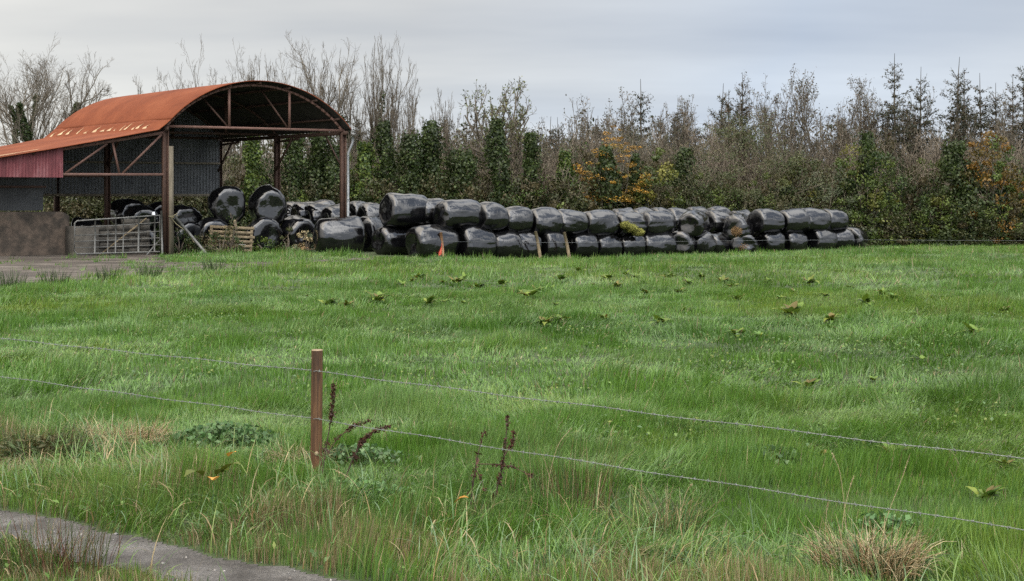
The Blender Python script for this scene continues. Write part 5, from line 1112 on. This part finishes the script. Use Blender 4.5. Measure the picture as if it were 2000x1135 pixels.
def mth(op, a, b=None):
    m = wn('ShaderNodeMath', operation=op)
    for i, v in enumerate((a, b)):
        if v is None: continue
        if hasattr(v, 'links'): nt.links.new(v, m.inputs[i])
        else: m.inputs[i].default_value = v
    return m.outputs[0]
zz_ = mth('ADD', mth('MAXIMUM', sp.outputs[2], 0.0), .10)
cv = wn('ShaderNodeCombineXYZ'); nt.links.new(mth('DIVIDE', sp.outputs[0], zz_), cv.inputs[0]); nt.links.new(mth('DIVIDE', sp.outputs[1], zz_), cv.inputs[1])
def wnoise(scale, detail, off, sc=(1, 1, 1)):
    mp = wn('ShaderNodeMapping'); mp.inputs['Location'].default_value = off; mp.inputs['Scale'].default_value = sc; nt.links.new(cv.outputs[0], mp.inputs[0])
    nz = wn('ShaderNodeTexNoise'); nz.inputs['Scale'].default_value = scale; nz.inputs['Detail'].default_value = detail; nz.inputs['Roughness'].default_value = .5; nt.links.new(mp.outputs[0], nz.inputs[0]); return nz.outputs['Fac']
def wramp(f, stops):
    r = wn('ShaderNodeValToRGB'); nt.links.new(f, r.inputs[0]); e = r.color_ramp.elements
    while len(e) < len(stops): e.new(.5)
    for i, (p, c) in enumerate(stops): e[i].position = p; e[i].color = (*c, 1)
    return r.outputs[0]
def wmix(f, a, b, mode='MIX'):
    m = wn('ShaderNodeMix', data_type='RGBA', blend_type=mode)
    for i, v in ((0, f), (6, a), (7, b)):
        if hasattr(v, 'links'): nt.links.new(v, m.inputs[i])
        else: m.inputs[i].default_value = v if i == 0 else (*v, 1)
    return m.outputs[2]
# cloud sheet in radiance units x10 (the background runs at strength 0.1)
n1 = wnoise(.16, 3, (3.1, 1.2, 0), (1, .8, 1)); n2_ = wnoise(.85, 4, (7.7, 2.0, 0), (.6, 1.1, 1))
side = mth('ADD', mth('MULTIPLY', mth('DIVIDE', sp.outputs[0], mth('ADD', mth('ABSOLUTE', sp.outputs[1]), .05)), .9), .42)          # greyer towards the barn, bluer to the right
f1 = mth('ADD', mth('MULTIPLY', mth('SUBTRACT', n1, .5), 1.1), side)
cc = wramp(f1, [(.05, (5.9, 6.0, 6.15)), (.35, (5.5, 5.7, 6.05)), (.60, (4.5, 5.2, 6.5)), (.9, (5.1, 5.6, 6.5))])
cc = wmix(.75, cc, wramp(n2_, [(.3, (.82, .84, .88)), (.5, (1.03, 1.03, 1.03)), (.7, (1.24, 1.23, 1.2))]), 'MULTIPLY')
up_ = wramp(sp.outputs[2], [(0, (1.28, 1.25, 1.2)), (.07, (1.05, 1.05, 1.04)), (.17, (.97, .96, .94)), (.42, (2.1, 1.98, 1.8)), (1, (4.0, 3.7, 3.3))])
cc = wmix(1.0, cc, up_, 'MULTIPLY')
n4_ = wnoise(1.5, 3, (1.3, 5.0, 0)); hi = mth('MINIMUM', mth('MULTIPLY', mth('MAXIMUM', mth('SUBTRACT', sp.outputs[2], .17), 0.0), 5.0), 1.0)
gap = wramp(n4_, [(.47, (0, 0, 0)), (.58, (1, 1, 1))]); gb = wn('ShaderNodeRGBToBW'); nt.links.new(gap, gb.inputs[0])
cc = wmix(mth('MULTIPLY', mth('MULTIPLY', gb.outputs[0], hi), .85), cc, (1.9, 2.6, 4.0))
vm = wn('ShaderNodeVectorMath', operation='DOT_PRODUCT'); nt.links.new(tc.outputs['Generated'], vm.inputs[0]); vm.inputs[1].default_value = tuple(sd_)
gl = mth('ADD', 1.0, mth('MULTIPLY', mth('POWER', mth('MAXIMUM', vm.outputs['Value'], 0.0), 1.3), 1.9)); gc = wn('ShaderNodeCombineXYZ')
for i in range(3): nt.links.new(mth('MULTIPLY', gl, (1.0, .975, .93)[i]), gc.inputs[i])
cc = wmix(1.0, cc, gc.outputs[0], 'MULTIPLY')
fin = wmix(.9, sky.outputs[0], cc); nt.links.new(fin, bg.inputs[0]); bg.inputs[1].default_value = .1
vs = scene.view_settings; vs.view_transform = 'Standard'; vs.look = 'None'; vs.exposure = .30; vs.gamma = 1; vs.use_curve_mapping = False
scene.render.film_transparent = False
scene.cycles.max_bounces = 6; scene.cycles.diffuse_bounces = 3; scene.cycles.glossy_bounces = 3; scene.cycles.transmission_bounces = 3; scene.cycles.transparent_max_bounces = 4
scene.cycles.use_denoising = False
